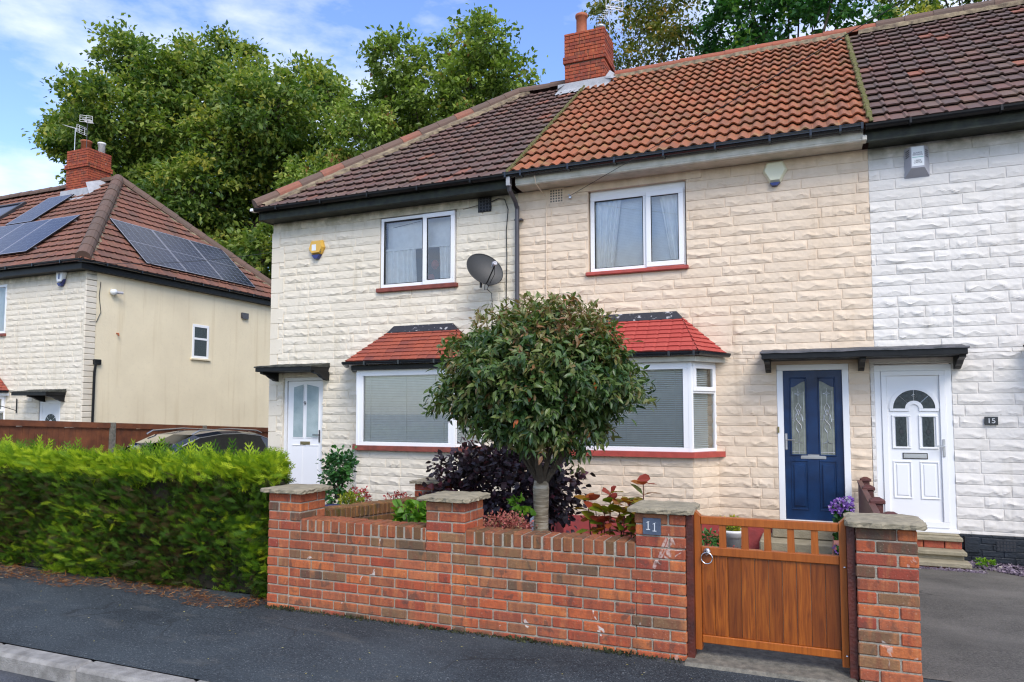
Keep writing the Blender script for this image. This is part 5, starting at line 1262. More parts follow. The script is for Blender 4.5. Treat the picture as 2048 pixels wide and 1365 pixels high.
shear(cp).build('coping', 'green_brick', e); shear(MB().box(-4.134, -3.931, -5.17, -3.1, .78, .886)).build('coping_mortar', 'mortar_dark', e)

# ------------------------------------------------------------------ gate
e = empty('garden_gate', (-.27, -5.38, .2), 'orange stained wooden gate with open top rail balusters and boarded lower panel', 'gate')
yg0, yg1 = -5.405, -5.355
rl = MB()
rl.box(-.683, .148, yg0, yg1, 1.008, 1.06, .2, .004); rl.box(-.683, .148, yg0, yg1, .808, .862, .5, .004); rl.box(-.683, .148, yg0, yg1, .242, .292, .1, .004)
rl.build('rail', 'gaterail', e)
for (a, b_, s_) in ((-.722, -.684, 1), (.149, .187, -1)):
    m = MB(); m.prism([(a, .20), (b_, .20), (b_, 1.062 if s_ > 0 else 1.098), (a, 1.098 if s_ > 0 else 1.062)], 'y', yg0-.012, yg1+.012, .3); m.build('stile', 'gaterail', e)
for i in range(5):
    xc = -.545+i*.139; m = MB(); m.prism([(xc-.022, .862), (xc+.022, .862), (xc+.019, 1.008), (xc-.021, 1.008)], 'y', yg0+.008, yg1-.008, random.random()); m.build('baluster', 'gaterail', e)
for i in range(10):
    xa = -.683+i*.0831; MB().box(xa+.001, xa+.0821, yg0+.016, yg1-.012, .292, .808, [.1, .0, .7, .15, .3, .4, .1, .0, .55, .75][i], .003).build('board', 'gatewood', e)
m = MB(); c_ = (-.643, yg0-.012, .835); m.lathe([(0, 0), (.024, 0), (.020, .012), (.010, .02)], (0, 0, 0), 16)
V = m.v[0]; m.v[0] = np.stack([V[:, 0]+c_[0], c_[1]-V[:, 2], V[:, 1]+c_[2]], -1)
m.box(-.652, -.634, yg0-.035, yg0-.010, .828, .856, 0, .006); m.build('latch_boss', 'steel', e)
m = MB(); m.tube([(-.643+.036*math.sin(a), yg0-.028, .795+.036*math.cos(a)) for a in np.linspace(0, 2*math.pi, 28)], .004, 8, cap=False); m.build('ring_pull', 'chrome', e, smooth=True)
for zz in (.80, .27): MB().lathe([(0, 0), (.008, 0), (.006, .005), (0, .007)], (.176, yg0-.02, zz), 10).build('hinge_bolt', 'steel', e)
for nm, (a, b_), lb in (('gate_post', (-.768, -.724), 'dark mahogany gate post on the latch side'), ('gate_post', (.189, .233), 'dark mahogany gate post on the hinge side')):
    m = MB(); m.prism([(a, .12), (b_, .12), (b_, 1.06), ((a+b_)/2, 1.09), (a, 1.06)], 'y', -5.47, -5.36, random.random()); tag(m.build(nm, 'gatepost'), lb, 'gate post', 'gate posts')

# ------------------------------------------------------------------ railing fence between 11 and 15
e = empty('picket_fence', (.55, -2.5, -.1), 'low red brown boarded fence with four capped posts between the two front doors', 'fence')
for (x, y, z) in ((.63, -.2, .93), (.57, -1.6, .96), (.53, -3.2, 1.0), (.51, -4.6, 1.05)):
    p = MB(); p.box(x-.045, x+.045, y-.045, y+.045, -.15, z-.055, random.random(), .004); po = p.build('post', 'railing', e)
    c = MB(); c.box(x-.062, x+.062, y-.062, y+.062, z-.055, z-.020, 0, .006); c.add([(x-.055, y-.055, z-.021), (x+.055, y-.055, z-.021), (x+.055, y+.055, z-.021), (x-.055, y+.055, z-.021), (x-.02, y-.02, z), (x+.02, y-.02, z), (x+.02, y+.02, z), (x-.02, y+.02, z)], [[0, 1, 5, 4], [1, 2, 6, 5], [2, 3, 7, 6], [3, 0, 4, 7], [4, 5, 6, 7]]); c.build('post_cap', 'railing', po)
b = MB(); y = -.28
while y > -4.5:
    t_ = (y+.2)/-4.4; x = .555-.10*t_; zt = .86+.09*t_+.0*y; b.box(x-.012, x+.008, y-.088, y, -.05, zt+random.uniform(-.004, .004), random.random(), .002); y -= .095
b.build('boards', 'railing', e)
for (za, zb) in ((.86, .95), (.35, .44)):
    r_ = MB(); r_.add([(.585, -.2, za), (.475, -4.6, zb), (.475, -4.6, zb+.03), (.585, -.2, za+.03), (.535, -.2, za), (.425, -4.6, zb), (.425, -4.6, zb+.03), (.535, -.2, za+.03)], [[0, 1, 2, 3], [7, 6, 5, 4], [3, 2, 6, 7], [0, 4, 5, 1]]); r_.build('rail', 'railing', e)

# ------------------------------------------------------------------ boundary fence and car
e = empty('timber_fence', (-12.1, 0, -.1), 'tall brown closeboard fence behind the parked car', 'fence')
zf = lambda y: 1.54-.042*(y+.7)
b = MB(); y = -5.2
while y < 7.5: b.box(-12.13, -12.10, y, y+.10, -.2, zf(y)-.10+random.uniform(-.006, .006), random.random(), .003); y += .104
b.build('boards', 'fence', e)
r_ = MB(); ys = np.linspace(-5.2, 7.5, 8)
for i in range(7):
    a, c = ys[i], ys[i+1]
    for dz0, dz1, xo in ((-.10, .0, .035), (-.85, -.75, .05)): r_.add([(-12.10, a, zf(a)+dz0), (-12.10, c, zf(c)+dz0), (-12.10+xo, c, zf(c)+dz0), (-12.10+xo, a, zf(a)+dz0), (-12.10, a, zf(a)+dz1), (-12.10, c, zf(c)+dz1), (-12.10+xo, c, zf(c)+dz1), (-12.10+xo, a, zf(a)+dz1)], [[3, 2, 6, 7], [7, 6, 5, 4], [0, 3, 7, 4], [1, 5, 6, 2]])
r_.build('gravel_rail', 'fence', e)
for y in (-5.0, -2.9, -.75, 1.45, 3.6, 5.8): MB().box(-12.16, -12.04, y-.05, y+.05, -.2, zf(y)+.005, 0, .005).build('post', 'concrete', e)

car = empty('parked_car', (-10.75, -.8, -.08), 'dark navy hatchback with chrome window line parked behind the hedge', 'car')
cx0 = -10.75; gz = -.06
def prof_section(y, hw, zl, zb, zr, rw): 
    """half outline right side from sill to roof centre"""
    return [(hw*.90, zl), (hw*.99, zl+.18), (hw, (zl+zb)/2), (hw*.965, zb)], [(hw*.965, zb), (rw+.05, (zb+zr)/2+.02), (rw, zr-.05), (rw*.75, zr-.012), (0, zr)]
stat = [(-2.95, .62, .25, .62, .63), (-2.85, .78, .2, .72, .74), (-2.4, .86, .18, .84, .87), (-1.9, .87, .17, .90, .94), (-1.45, .88, .17, .93, 1.0), (-.95, .88, .17, .95, 1.26), (-.55, .88, .17, .96, 1.40), (.0, .88, .17, .98, 1.455), (.5, .88, .17, 1.0, 1.45), (1.0, .87, .17, 1.02, 1.40), (1.35, .85, .2, 1.03, 1.28), (1.52, .80, .25, 1.0, 1.02), (1.58, .74, .35, .8, .81)]
low = MB(); up_ = MB(); rofm = MB(); Lr = []
for s_ in (-1, 1):
    for i in range(len(stat)-1):
        secs = []
        for (y, hw, zl, zb, zr) in (stat[i], stat[i+1]):
            cab = max(0, min(1, (zr-zb)/.3)); rw = hw*(.93-.24*cab)
            P = [(hw*.90, zl), (hw*.99, zl+.15), (hw, zl+(zb-zl)*.6), (hw*.97, zb), (rw, zr-.045*max(cab, .3)), (rw*.8, zr-.01), (0, zr)]
            secs.append([(cx0+s_*p[0], y-.0, gz+p[1]) for p in P])
        for k in range(6):
            q = [secs[0][k], secs[1][k], secs[1][k+1], secs[0][k+1]]
            tgt = low if k < 3 else (up_ if k == 3 and i in (4, 5, 6, 7, 8, 9, 10) else rofm)
            if k > 3 and i in (4, 5): tgt = up_
            if k > 3 and i == 10: tgt = up_
            tgt.add(q, [[0, 1, 2, 3]])
body = low.build('body', 'carpaint', car, smooth=True); up_.build('windows', 'carglass', car, smooth=True); rofm.build('roof_panel', 'carpaint', car, smooth=True)
tr = MB()
for s_ in (-1, 1):
    P = []
    for (y, hw, zl, zb, zr) in stat[4:12]:
        cab = max(0, min(1, (zr-zb)/.3)); rw = hw*(.93-.24*cab); P.append((cx0+s_*(rw+.012), y, gz+zr-.05*max(cab, .3)-.012))
    tr.tube(P, .011, 6); 
tr.build('chrome_trim', 'chrome', car)
rr_ = MB()
for s_ in (-1, 1): rr_.tube([(cx0+s_*.56, -.65, gz+1.40), (cx0+s_*.57, -.5, gz+1.465), (cx0+s_*.57, .2, gz+1.49), (cx0+s_*.57, .95, gz+1.44), (cx0+s_*.56, 1.1, gz+1.39)], .013, 6)
rr_.build('roof_rail', 'chrome', car)
for s_ in (-1, 1):
    for y in (-2.05, .75):
        m = MB(); V = []
        for p, t_ in ((.0, -.1), (.20, -.1), (.31, -.085), (.32, 0), (.31, .085), (.2, .1), (0, .1)):
            for k in range(20): V.append((cx0+s_*(.80+t_), y+p*math.cos(6.2832*k/20), .25+p*math.sin(6.2832*k/20)))
        m.add(V, [[i*20+k, i*20+(k+1) % 20, (i+1)*20+(k+1) % 20, (i+1)*20+k] for i in range(6) for k in range(20)]); wh = m.build('wheel', 'tyre', car)
        m = MB(); m.tube([(cx0+s_*.86, y, .25), (cx0+s_*.905, y, .25)], .2, 18); m.build('rim', 'steel', wh)
    MB().box(cx0+s_*.78-.09, cx0+s_*.78+.09, -1.5, -1.4, .90, 1.02, 0, .03).build('wing_mirror', 'carpaint', car)
    MB().box(cx0+s_*.58-.13, cx0+s_*.58+.13, -2.93, -2.78, .52, .64, 0, .03).build('headlight', 'headlamp', car)
# ------------------------------------------------------------------ vegetation
def frames(D, up=None, roll=None):
    D = D/np.linalg.norm(D, axis=1, keepdims=True)
    Rn = rng.normal(size=D.shape) if up is None else up
    Sd = np.cross(D, Rn); Sd /= np.linalg.norm(Sd, axis=1, keepdims=True)+1e-9
    Nn = np.cross(Sd, D); return D, Sd, Nn
def put(mb, T, F, P, D, Sd, Nn, L, r):
    """instances of template T (x across, y along, z normal)"""
    T = np.asarray(T, float); n = len(P)
    V = P[:, None]+L[:, None, None]*(T[None, :, 0, None]*Sd[:, None]+T[None, :, 1, None]*D[:, None]+T[None, :, 2, None]*Nn[:, None])
    off = (np.arange(n)*len(T))[:, None, None]; base = mb.n
    mb.v.append(V.reshape(-1, 3)); mb.n += n*len(T)
    for f in F:
        f = np.asarray(f); G = (f[None]+off).reshape(-1, f.shape[1]); mb.f.append(G+base); mb.r.append(np.repeat(r, len(f)))
LEAF2 = ([(0, 0, 0), (-.30, .5, .09), (0, 1, -.05), (.30, .5, .09)], [[[0, 3, 2, 1]]])
LEAFB = ([(0, 0, 0), (-.36, .38, .07), (-.24, .75, .03), (0, 1, -.06), (.24, .75, .03), (.36, .38, .07)], [[[0, 5, 4, 3, 2, 1]]])
LEAFC = ([(0, 0, 0), (-.20, .33, .06), (0, .36, 0), (.20, .33, .06), (-.16, .66, .0), (0, .68, -.06), (.16, .66, .0), (0, 1.02, -.16)], [[[0, 2, 1], [0, 3, 2], [4, 5, 7], [5, 6, 7]], [[1, 2, 5, 4], [2, 3, 6, 5]]])
def sph(n):
    v = rng.normal(size=(n, 3)); return v/np.linalg.norm(v, axis=1, keepdims=True)
def limb(mb, a, b, r0, r1, bend=.1, n=6, r=0.):
    a, b = np.array(a, float), np.array(b, float); L = np.linalg.norm(b-a); c = rng.normal(0, bend*L, 3); c[2] += bend*L*.6
    P = [tuple(a+(b-a)*t+c*t*(1-t)*2) for t in np.linspace(0, 1, n)]
    mb.tube(P, [r0+(r1-r0)*t for t in np.linspace(0, 1, n)], 7, r); return P
def big_tree(label, base, blobs, y, leaf, dens, mat, trunk_r, sub=26, spread=.34, depth=1.0, name='broadleaf_tree', shade=.0, group='trees beyond the roofs', inner=.5, clump=.5):
    e = empty(name, (base[0], base[1], -.1), label, 'tree', group)
    tm = MB(); top = np.array([base[0], base[1], np.mean([b_[1] for b_ in blobs])*.62])
    limb(tm, (base[0], base[1], -.3), top, trunk_r, trunk_r*.6, .03, 7)
    P = []; Rn_ = []; Dn = []
    for i, (bx, bz, br) in enumerate(blobs):
        by = y+rng.uniform(-1, 1)*depth*br*1.6; c = np.array([bx, by, bz])
        hub = top+(c-top)*rng.uniform(.2, .45); limb(tm, top-np.array([0, 0, rng.uniform(0, 1)*trunk_r*3]), hub, trunk_r*.38, trunk_r*.22, .1, 5); limb(tm, hub, c, trunk_r*.22, trunk_r*.07, .12, 6)
        ns = max(8, int(sub*(br/clump/4.2)**2)); U = sph(ns); U[:, 2] = U[:, 2]*.9+.08
        rad = br*(1.04-.42*rng.random(ns)**1.5)+rng.normal(0, .12*clump, ns)
        cc = c+U*rad[:, None]*np.array([1, 1, .92])
        for j in range(ns):
            if j % 4 == 0: limb(tm, c, cc[j], trunk_r*.07, trunk_r*.02, .12, 4)
            sg = clump*rng.uniform(.6, 1.3); n = int(dens*rng.uniform(.45, 1.4))+3
            q = cc[j]+rng.normal(size=(n, 3))*sg*np.array([.62, .62, .36]); P.append(q)
            tone = np.clip(.40+.20*rng.normal()+.10*U[j, 2], 0, 1)  # tone rises towards each lobe's top, light from above put into leaf colour
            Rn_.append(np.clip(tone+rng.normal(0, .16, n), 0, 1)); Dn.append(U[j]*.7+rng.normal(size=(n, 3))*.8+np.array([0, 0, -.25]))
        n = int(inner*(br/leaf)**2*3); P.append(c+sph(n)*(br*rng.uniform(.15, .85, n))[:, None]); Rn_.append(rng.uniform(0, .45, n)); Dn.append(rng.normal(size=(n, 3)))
    P = np.concatenate(P); Rr = np.concatenate(Rn_); D = np.concatenate(Dn)
    tm.build('trunk', 'bark', e)
    up = rng.normal(size=D.shape)*.7+np.array([0, 0, 1]); D, Sd, Nn = frames(D, up)
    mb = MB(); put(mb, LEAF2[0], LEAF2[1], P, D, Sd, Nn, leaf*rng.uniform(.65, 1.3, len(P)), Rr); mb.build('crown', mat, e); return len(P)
A = [(-32.7, 21.3, 1.53), (-34.1, 19.6, 2.11), (-30.1, 21.1, 1.36), (-27.6, 20.6, 1.59), (-24.6, 19.8, 1.54), (-22.7, 18.6, 1.38), (-30.0, 18.8, 2.43), (-35.6, 18.4, 2.14), (-36.6, 17.6, 1.5), (-37.1, 16.0, 1.3), (-35.2, 17.8, 1.9), (-31.7, 16.6, 2.6), (-27.2, 17.3, 2.62), (-23.3, 16.4, 2.13), (-21.0, 15.3, 1.1), (-35.5, 15.7, 2.27), (-37.7, 14.3, 1.0), (-30.5, 13.4, 2.56), (-26.4, 13.4, 2.58), (-22.6, 13.7, 1.99), (-28.0, 10.7, 2.22), (-25.0, 10.7, 1.52), (-32.3, 12.2, 1.91), (-20.5, 13.2, 0.97), (-25.6, 8.4, 1.78), (-28.6, 8.7, 1.57), (-33.5, 10, 2), (-36.5, 13, 1.6), (-24, 9.3, 1.9), (-22.6, 11, 1.5), (-27, 12.4, 2.3), (-24.5, 16.2, 1.8), (-29, 16, 2.4), (-33.5, 17.5, 2.2), (-32.3, 19.3, 1.9), (-36, 17, 1.8), (-22.5, 9, 1.7), (-21.3, 12, 1.4), (-30.5, 11, 2.2), (-26, 14.8, 2.2), (-36.8, 15, 1.5), (-25.6, 18.2, 1.7)]
Bt = [(-16.7, 15.4, 0.86), (-14.9, 16.2, 1.09), (-12.9, 16.8, 1.02), (-11.0, 16.1, 0.95), (-10.1, 14.7, 0.82), (-16.1, 14.1, 1.16), (-13.9, 14.6, 1.28), (-11.9, 14.7, 1.24), (-10.3, 14.0, 0.78), (-14.9, 12.8, 1.04), (-16.6, 12.9, 0.85), (-17.7, 14.3, 0.76), (-13.2, 13.2, 1.02), (-11.5, 13.7, 0.9), (-17.8, 12.0, 1.1), (-17.2, 10.2, 1.2), (-15, 11, 1.1), (-19.2, 11.4, 1.0), (-18.8, 9.4, 1.1), (-15.4, 15.2, .9), (-13, 15.6, 1.0), (-12.2, 13.0, 1.1), (-15.9, 13.2, 1.1)]
Ct = [(-6.1, 15.2, 0.52), (-5.2, 14.8, 0.68), (-4.3, 15.0, 0.67), (-5.7, 13.7, 0.6), (-4.7, 13.4, 0.59), (-3.4, 14.5, 0.58), (-3.3, 13.5, 0.62), (-4.2, 14.0, 0.47), (-5.1, 16.1, 0.85), (-4.0, 16.2, 0.84)]
Dt = [(-2.4, 13.8, 0.78), (-1.4, 14.0, 0.92), (0.0, 13.9, 0.89), (-2.3, 12.9, 0.65), (-1.0, 12.9, 0.68), (0.3, 13.0, 0.67), (1.2, 13.4, 0.65), (-0.2, 15.0, 1.2), (1.4, 14.6, 1.17), (-1.9, 15.3, 1.08), (2.1, 12.9, 0.43), (-1, 11.6, .9), (.8, 11.4, .8)]
Et = [(2.7, 15.3, 0.67), (3.6, 15.3, 0.75), (4.6, 15.3, 0.73), (5.7, 15.2, 0.72), (6.7, 15.0, 0.71), (3.9, 16.5, 1.16), (6.0, 16.3, 1.12), (1.9, 14.7, 0.51), (3.3, 14.0, .9), (5.2, 13.6, .9), (7.5, 15, 1.2)]
nl = 0
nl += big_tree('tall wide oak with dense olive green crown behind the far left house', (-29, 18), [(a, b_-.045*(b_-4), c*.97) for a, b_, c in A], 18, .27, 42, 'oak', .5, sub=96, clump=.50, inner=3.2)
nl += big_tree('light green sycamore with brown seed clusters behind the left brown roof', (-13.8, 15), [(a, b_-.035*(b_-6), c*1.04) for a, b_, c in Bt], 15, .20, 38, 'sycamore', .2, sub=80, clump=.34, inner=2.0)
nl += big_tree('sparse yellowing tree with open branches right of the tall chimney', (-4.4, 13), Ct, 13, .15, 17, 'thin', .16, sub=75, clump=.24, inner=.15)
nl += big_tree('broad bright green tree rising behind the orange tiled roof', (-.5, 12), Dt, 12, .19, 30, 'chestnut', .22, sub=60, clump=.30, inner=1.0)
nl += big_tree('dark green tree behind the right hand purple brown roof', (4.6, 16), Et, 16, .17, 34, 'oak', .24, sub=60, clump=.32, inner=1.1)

# conifer hedge
def hedge():
    e = empty('conifer_hedge', (-7.2, -4.9, .1), 'long clipped conifer hedge, bright yellow green on top, beside the pavement', 'hedge')
    x0, x1, y0, y1, zt = -11.5, -4.26, -5.38, -4.62, 1.27
    X_ = lambda z: 1
    core = MB(); nx, nz, ny = 90, 14, 8
    def surf(u, v, kind):
        w = .05*math.sin(u*2.1+1)+.04*math.sin(u*5.3)+.03*math.sin(u*9.7+v*4)
        return w
    core.box(x0, x1-.62, y0+.13, y1-.1, .1, zt-.10, 0, .05); core.box(x1-.62, x1-.16, y0+.13, y0+.4, .1, zt-.12, 0, .05); core.build('light_blocking_core', 'hedge_core', e)
    # spray template: flat frond with side blades
    T = []; F = []
    def blade(p, q, w):
        p, q = np.array(p, float), np.array(q, float); d_ = q-p; s = np.array([d_[1], -d_[0], 0]); s = s/np.linalg.norm(s)*w; k = len(T)
        T.extend([tuple(p-s*.5), tuple(p+s*.5), tuple(q)]); F.append([k, k+1, k+2])
    blade((0, 0, 0), (0, 1, .02), .085)
    for i in range(5):
        t = .16+.16*i; l_ = .42*(1-t*.62)
        for s in (-1, 1):
            a = (0, t, 0); b_ = (s*l_*.72, t+l_*.80, .05*s*(i % 2)); blade(a, b_, .062)
            m_ = ((a[0]+b_[0])/2, (a[1]+b_[1])/2, .02); blade(m_, (m_[0]+s*.02, m_[1]+l_*.45, .03), .045)
    F = [F]
    mb = MB()
    def face(n, fn, nrm, tone_fn, L0, L1, upb):
        u, v = rng.random(n), rng.random(n); P = fn(u, v); P = P[P[:, 0] < x1-.72*(P[:, 1]-y0)]; n = len(P); nv = np.array(nrm, float)
        D = nv+rng.normal(size=(n, 3))*.50+np.array([0, 0, upb]); Dn, Sd, Nn = frames(D, rng.normal(size=(n, 3))*.6+nv)
        put(mb, T, F, P, Dn, Sd, Nn, rng.uniform(L0, L1, n), tone_fn(P))
    lump = lambda x, z: .045*np.sin(x*2.3+z*1.7)+.035*np.sin(x*5.1-z*3.1+2)+.03*np.sin(x*11+z*7)+.02*np.sin(z*13+x*3)
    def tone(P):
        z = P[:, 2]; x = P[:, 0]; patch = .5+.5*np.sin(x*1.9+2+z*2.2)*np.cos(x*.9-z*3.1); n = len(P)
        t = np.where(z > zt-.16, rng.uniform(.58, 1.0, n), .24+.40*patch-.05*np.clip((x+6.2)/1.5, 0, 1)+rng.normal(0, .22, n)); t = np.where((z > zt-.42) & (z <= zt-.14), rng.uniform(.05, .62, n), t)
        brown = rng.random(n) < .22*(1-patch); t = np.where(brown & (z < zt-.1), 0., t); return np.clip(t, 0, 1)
    def front(u, v):
        x = x0+(x1-x0)*u; z = .10+(zt-.05)*v; y = y0+lump(x, z)+rng.uniform(0, .20, len(u))+.09*np.clip((z-1.1)/.35, 0, 1)**2+.10*np.clip((.35-z)/.3, 0, 1)
        return np.stack([x, y, z], -1)
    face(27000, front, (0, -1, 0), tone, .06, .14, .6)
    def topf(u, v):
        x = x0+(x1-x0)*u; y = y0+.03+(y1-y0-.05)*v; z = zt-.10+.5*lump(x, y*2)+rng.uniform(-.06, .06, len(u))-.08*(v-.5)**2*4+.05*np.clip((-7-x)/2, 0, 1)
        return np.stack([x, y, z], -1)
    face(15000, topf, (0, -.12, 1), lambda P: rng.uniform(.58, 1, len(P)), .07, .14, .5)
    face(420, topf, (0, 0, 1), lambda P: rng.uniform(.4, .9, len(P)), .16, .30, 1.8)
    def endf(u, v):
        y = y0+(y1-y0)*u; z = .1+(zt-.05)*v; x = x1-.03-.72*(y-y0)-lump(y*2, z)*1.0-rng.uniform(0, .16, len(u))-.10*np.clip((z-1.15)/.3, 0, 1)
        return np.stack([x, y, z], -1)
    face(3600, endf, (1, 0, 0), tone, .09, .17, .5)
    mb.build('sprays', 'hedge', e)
    # litter under the hedge
    n = 5200; u = rng.random(n); x = -11+6.75*u; y = -5.66+.32*rng.random(n)**.8+.06*np.sin(x*3)+.04*np.sin(x*7); P = np.stack([x, y, zg(x, y)+.006+rng.uniform(0, .012, n)], -1)
    D = rng.normal(size=(n, 3))*np.array([1, 1, .12]); D_, Sd, Nn = frames(D, np.array([0, 0, 1.])+rng.normal(size=(n, 3))*.3)
    m = MB(); put(m, [(-.06, 0, 0), (.06, 0, 0), (.04, 1, .1), (-.04, 1, .1)], [[[0, 1, 2, 3]]], P, D_, Sd, Nn, rng.uniform(.02, .055, n), rng.random(n)); tag(m.build('hedge_litter', 'litter'), 'rust brown conifer litter along the foot of the hedge', 'litter', kind='stuff')
hedge()

# standard cherry tree
def cherry():
    e = empty('standard_cherry_tree', (-2.26, -4.2, .2), 'small round-headed cherry tree with banded trunk behind the front wall', 'tree')
    t = MB(); c0 = np.array([-2.25, -4.2, 2.04])
    t.tube([(-2.26, -4.2, .05), (-2.255, -4.2, .5), (-2.25, -4.2, .85), (-2.25, -4.2, 1.06), (-2.25, -4.2, 1.13)], [.078, .070, .066, .074, .062], 18)
    t.build('trunk', 'cherrybark', e, smooth=True)
    bm_ = MB(); cent = []
    for i in range(11):
        a = i*2.4+rng.uniform(-.3, .3); rr = rng.uniform(.35, .85); tip = c0+np.array([math.cos(a)*rr, math.sin(a)*rr*.9, rng.uniform(-.25, .5)])
        mid = np.array([-2.25, -4.2, 1.08])+np.array([math.cos(a)*.20, math.sin(a)*.2, .28])
        kk = 1 if i < 3 else .5; P = [(-2.25, -4.2, 1.08), tuple(mid), tuple((mid+tip)/2+rng.normal(0, .04, 3)), tuple(tip)]
        bm_.tube(P, [.040*kk, .028*kk, .016*kk, .006], 8)
    bm_.build('branches', 'bark', e)
    N_ = 1150; U = sph(N_*2); U = U[(U[:, 2] > -.93)][:N_]
    rx, ry, rz = .95, .86, .66
    bumpy = 1+.09*np.sin(U[:, 0]*5+1)+.07*np.sin(U[:, 2]*7+U[:, 0]*3)
    C = c0+U*np.array([rx, ry, rz])*(rng.uniform(.70, 1.0, len(U))*bumpy)[:, None]
    k = U[:, 2] < -.35; C[k, :2] = c0[:2]+(C[k, :2]-c0[:2])*.92
    P = []; D = []; Rr = []; L = []
    for j in range(len(C)):
        n = rng.integers(13, 23); tw = U[j]*.6+rng.normal(size=3)*.5; tw[2] = tw[2]*.5+.15; tw /= np.linalg.norm(tw)
        s = np.linspace(-.12, .12, n); q = C[j]+tw*s[:, None]+rng.normal(size=(n, 3))*.018
        q[:, 2] -= (s+.12)**2*1.2
        d_ = U[j]*.55+rng.normal(size=(n, 3))*.7+np.array([0, 0, -.45])
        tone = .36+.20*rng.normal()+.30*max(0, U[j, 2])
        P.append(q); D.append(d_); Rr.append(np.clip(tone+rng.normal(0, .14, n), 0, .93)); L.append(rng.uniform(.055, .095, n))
    # twiggy tips on top
    for k in range(120):
        a = rng.uniform(0, 6.28); r_ = rng.random()**.5*.75; b0 = c0+np.array([r_*rx*math.cos(a), r_*ry*math.sin(a), rz*math.sqrt(1-r_*r_)*.98]); n = 7
        q = b0+np.array([0, 0, 1])*np.linspace(0, .11, n)[:, None]+rng.normal(size=(n, 3))*.012; P.append(q); D.append(rng.normal(size=(n, 3))*.8+np.array([0, 0, .25])); Rr.append(rng.uniform(.55, .92, n)); L.append(rng.uniform(.045, .085, n))
    P = np.concatenate(P); D = np.concatenate(D); Rr = np.concatenate(Rr); L = np.concatenate(L)
    Rr = np.where(rng.random(len(Rr)) < .0025, 1.0, Rr)
    D, Sd, Nn = frames(D, rng.normal(size=D.shape)*.45+np.array([0, 0, 1.])+(P-c0)*.8)
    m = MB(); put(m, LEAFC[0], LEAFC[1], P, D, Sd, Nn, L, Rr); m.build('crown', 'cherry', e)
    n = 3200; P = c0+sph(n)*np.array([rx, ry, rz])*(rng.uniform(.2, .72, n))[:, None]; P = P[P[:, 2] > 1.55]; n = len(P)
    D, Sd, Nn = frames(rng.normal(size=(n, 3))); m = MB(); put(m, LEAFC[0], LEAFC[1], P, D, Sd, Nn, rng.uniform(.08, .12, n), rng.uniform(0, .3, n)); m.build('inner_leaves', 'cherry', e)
cherry()
def shrub(name, label, c, r, nclump, per, leaf, mat, tmpl=LEAFB, cat='shrub', group=None, droop=-.1, stems=8, zmin=None, tones=(.1, .95), spread=.10):
    c, r = np.array(c, float), np.array(r, float); e = empty(name, (c[0], c[1], c[2]-r[2]), label, cat, group)
    s = MB()
    for i in range(stems):
        u = sph(1)[0]; u[2] = abs(u[2]); limb(s, (c[0]+rng.uniform(-.04, .04), c[1]+rng.uniform(-.04, .04), c[2]-r[2]-.15), c+u*r*.75, .010+.012*r[0], .004, .08, 5)
    s.build('stems', 'bark', e)
    U = sph(nclump); C = c+U*r*rng.uniform(.45, 1.0, nclump)[:, None]*(1+.1*np.sin(U[:, :1]*6)); 
    P = np.repeat(C, per, 0)+rng.normal(size=(nclump*per, 3))*spread*r.mean(); D = np.repeat(U, per, 0)*.7+rng.normal(size=P.shape)*.7+np.array([0, 0, droop])
    Rr = np.clip(np.repeat(rng.uniform(*tones, nclump), per)+rng.normal(0, .12, len(P)), 0, 1)
    if zmin: k = P[:, 2] > zmin; P, D, Rr = P[k], D[k], Rr[k]
    D, Sd, Nn = frames(D, rng.normal(size=D.shape)*.6+np.array([0, 0, 1.])); m = MB(); put(m, tmpl[0], tmpl[1], P, D, Sd, Nn, leaf*rng.uniform(.7, 1.3, len(P)), Rr); m.build('foliage', mat, e); return e
shrub('purple_smoke_bush', 'dark purple leaved bush spreading behind the cherry trunk', (-3.12, -2.9, .88), (.90, .58, .58), 620, 9, .075, 'smoke', stems=14, tones=(0, .75), spread=.09)
shrub('potted_topiary', 'round clipped evergreen lollipop shrub in a dark pot by the left door', (-5.62, -2.6, 1.02), (.24, .22, .24), 120, 7, .055, 'dgreen', cat='shrub', spread=.16)
for k, (x, z, r_) in enumerate(((-5.62, .66, .14),)): shrub('low_leafy_plant', 'small leafy plant under the round topiary shrub', (x, -2.62, z), (r_+.05, r_, r_), 40, 6, .05, 'dgreen', cat='plant', stems=4)
shrub('leafy_plant', 'fresh green leafy plant just behind the left wall section', (-3.14, -4.85, .82), (.21, .16, .17), 60, 6, .085, 'green', cat='plant', stems=5)
shrub('leafy_plant', 'small bright green plant right of the middle pillar', (-2.36, -4.4, .93), (.09, .1, .07), 12, 5, .06, 'green', cat='plant', stems=3)
shrub('sedum_clump', 'pinkish red sedum flower heads behind the right wall section', (-2.36, -4.75, .78), (.28, .16, .10), 150, 12, .022, 'sedum', cat='plant', stems=8, droop=.6, spread=.2)
shrub('bedding_plant', 'yellow green bushy plant beside the topiary pot', (-5.0, -3.2, .66), (.17, .14, .14), 60, 8, .04, 'yellowflower', LEAF2, cat='plant', stems=4, droop=.5, tones=(.0, .6))
shrub('red_flowering_plant', 'red flowering plant in the left garden below the bay window', (-5.28, -2.6, .66), (.15, .13, .14), 50, 8, .035, 'redleaf', LEAF2, cat='plant', stems=4, droop=.4)
shrub('red_flowering_plant', 'red flowers with dark seed heads near the rear low pillar', (-4.62, -2.7, .66), (.22, .12, .12), 40, 7, .035, 'redleaf', LEAF2, cat='plant', stems=5, droop=.4)
shrub('green_plant', 'pale green plant in the dark trough left of the topiary', (-5.62, -3.35, .66), (.12, .12, .10), 40, 7, .045, 'green', LEAFB, cat='plant', stems=4)
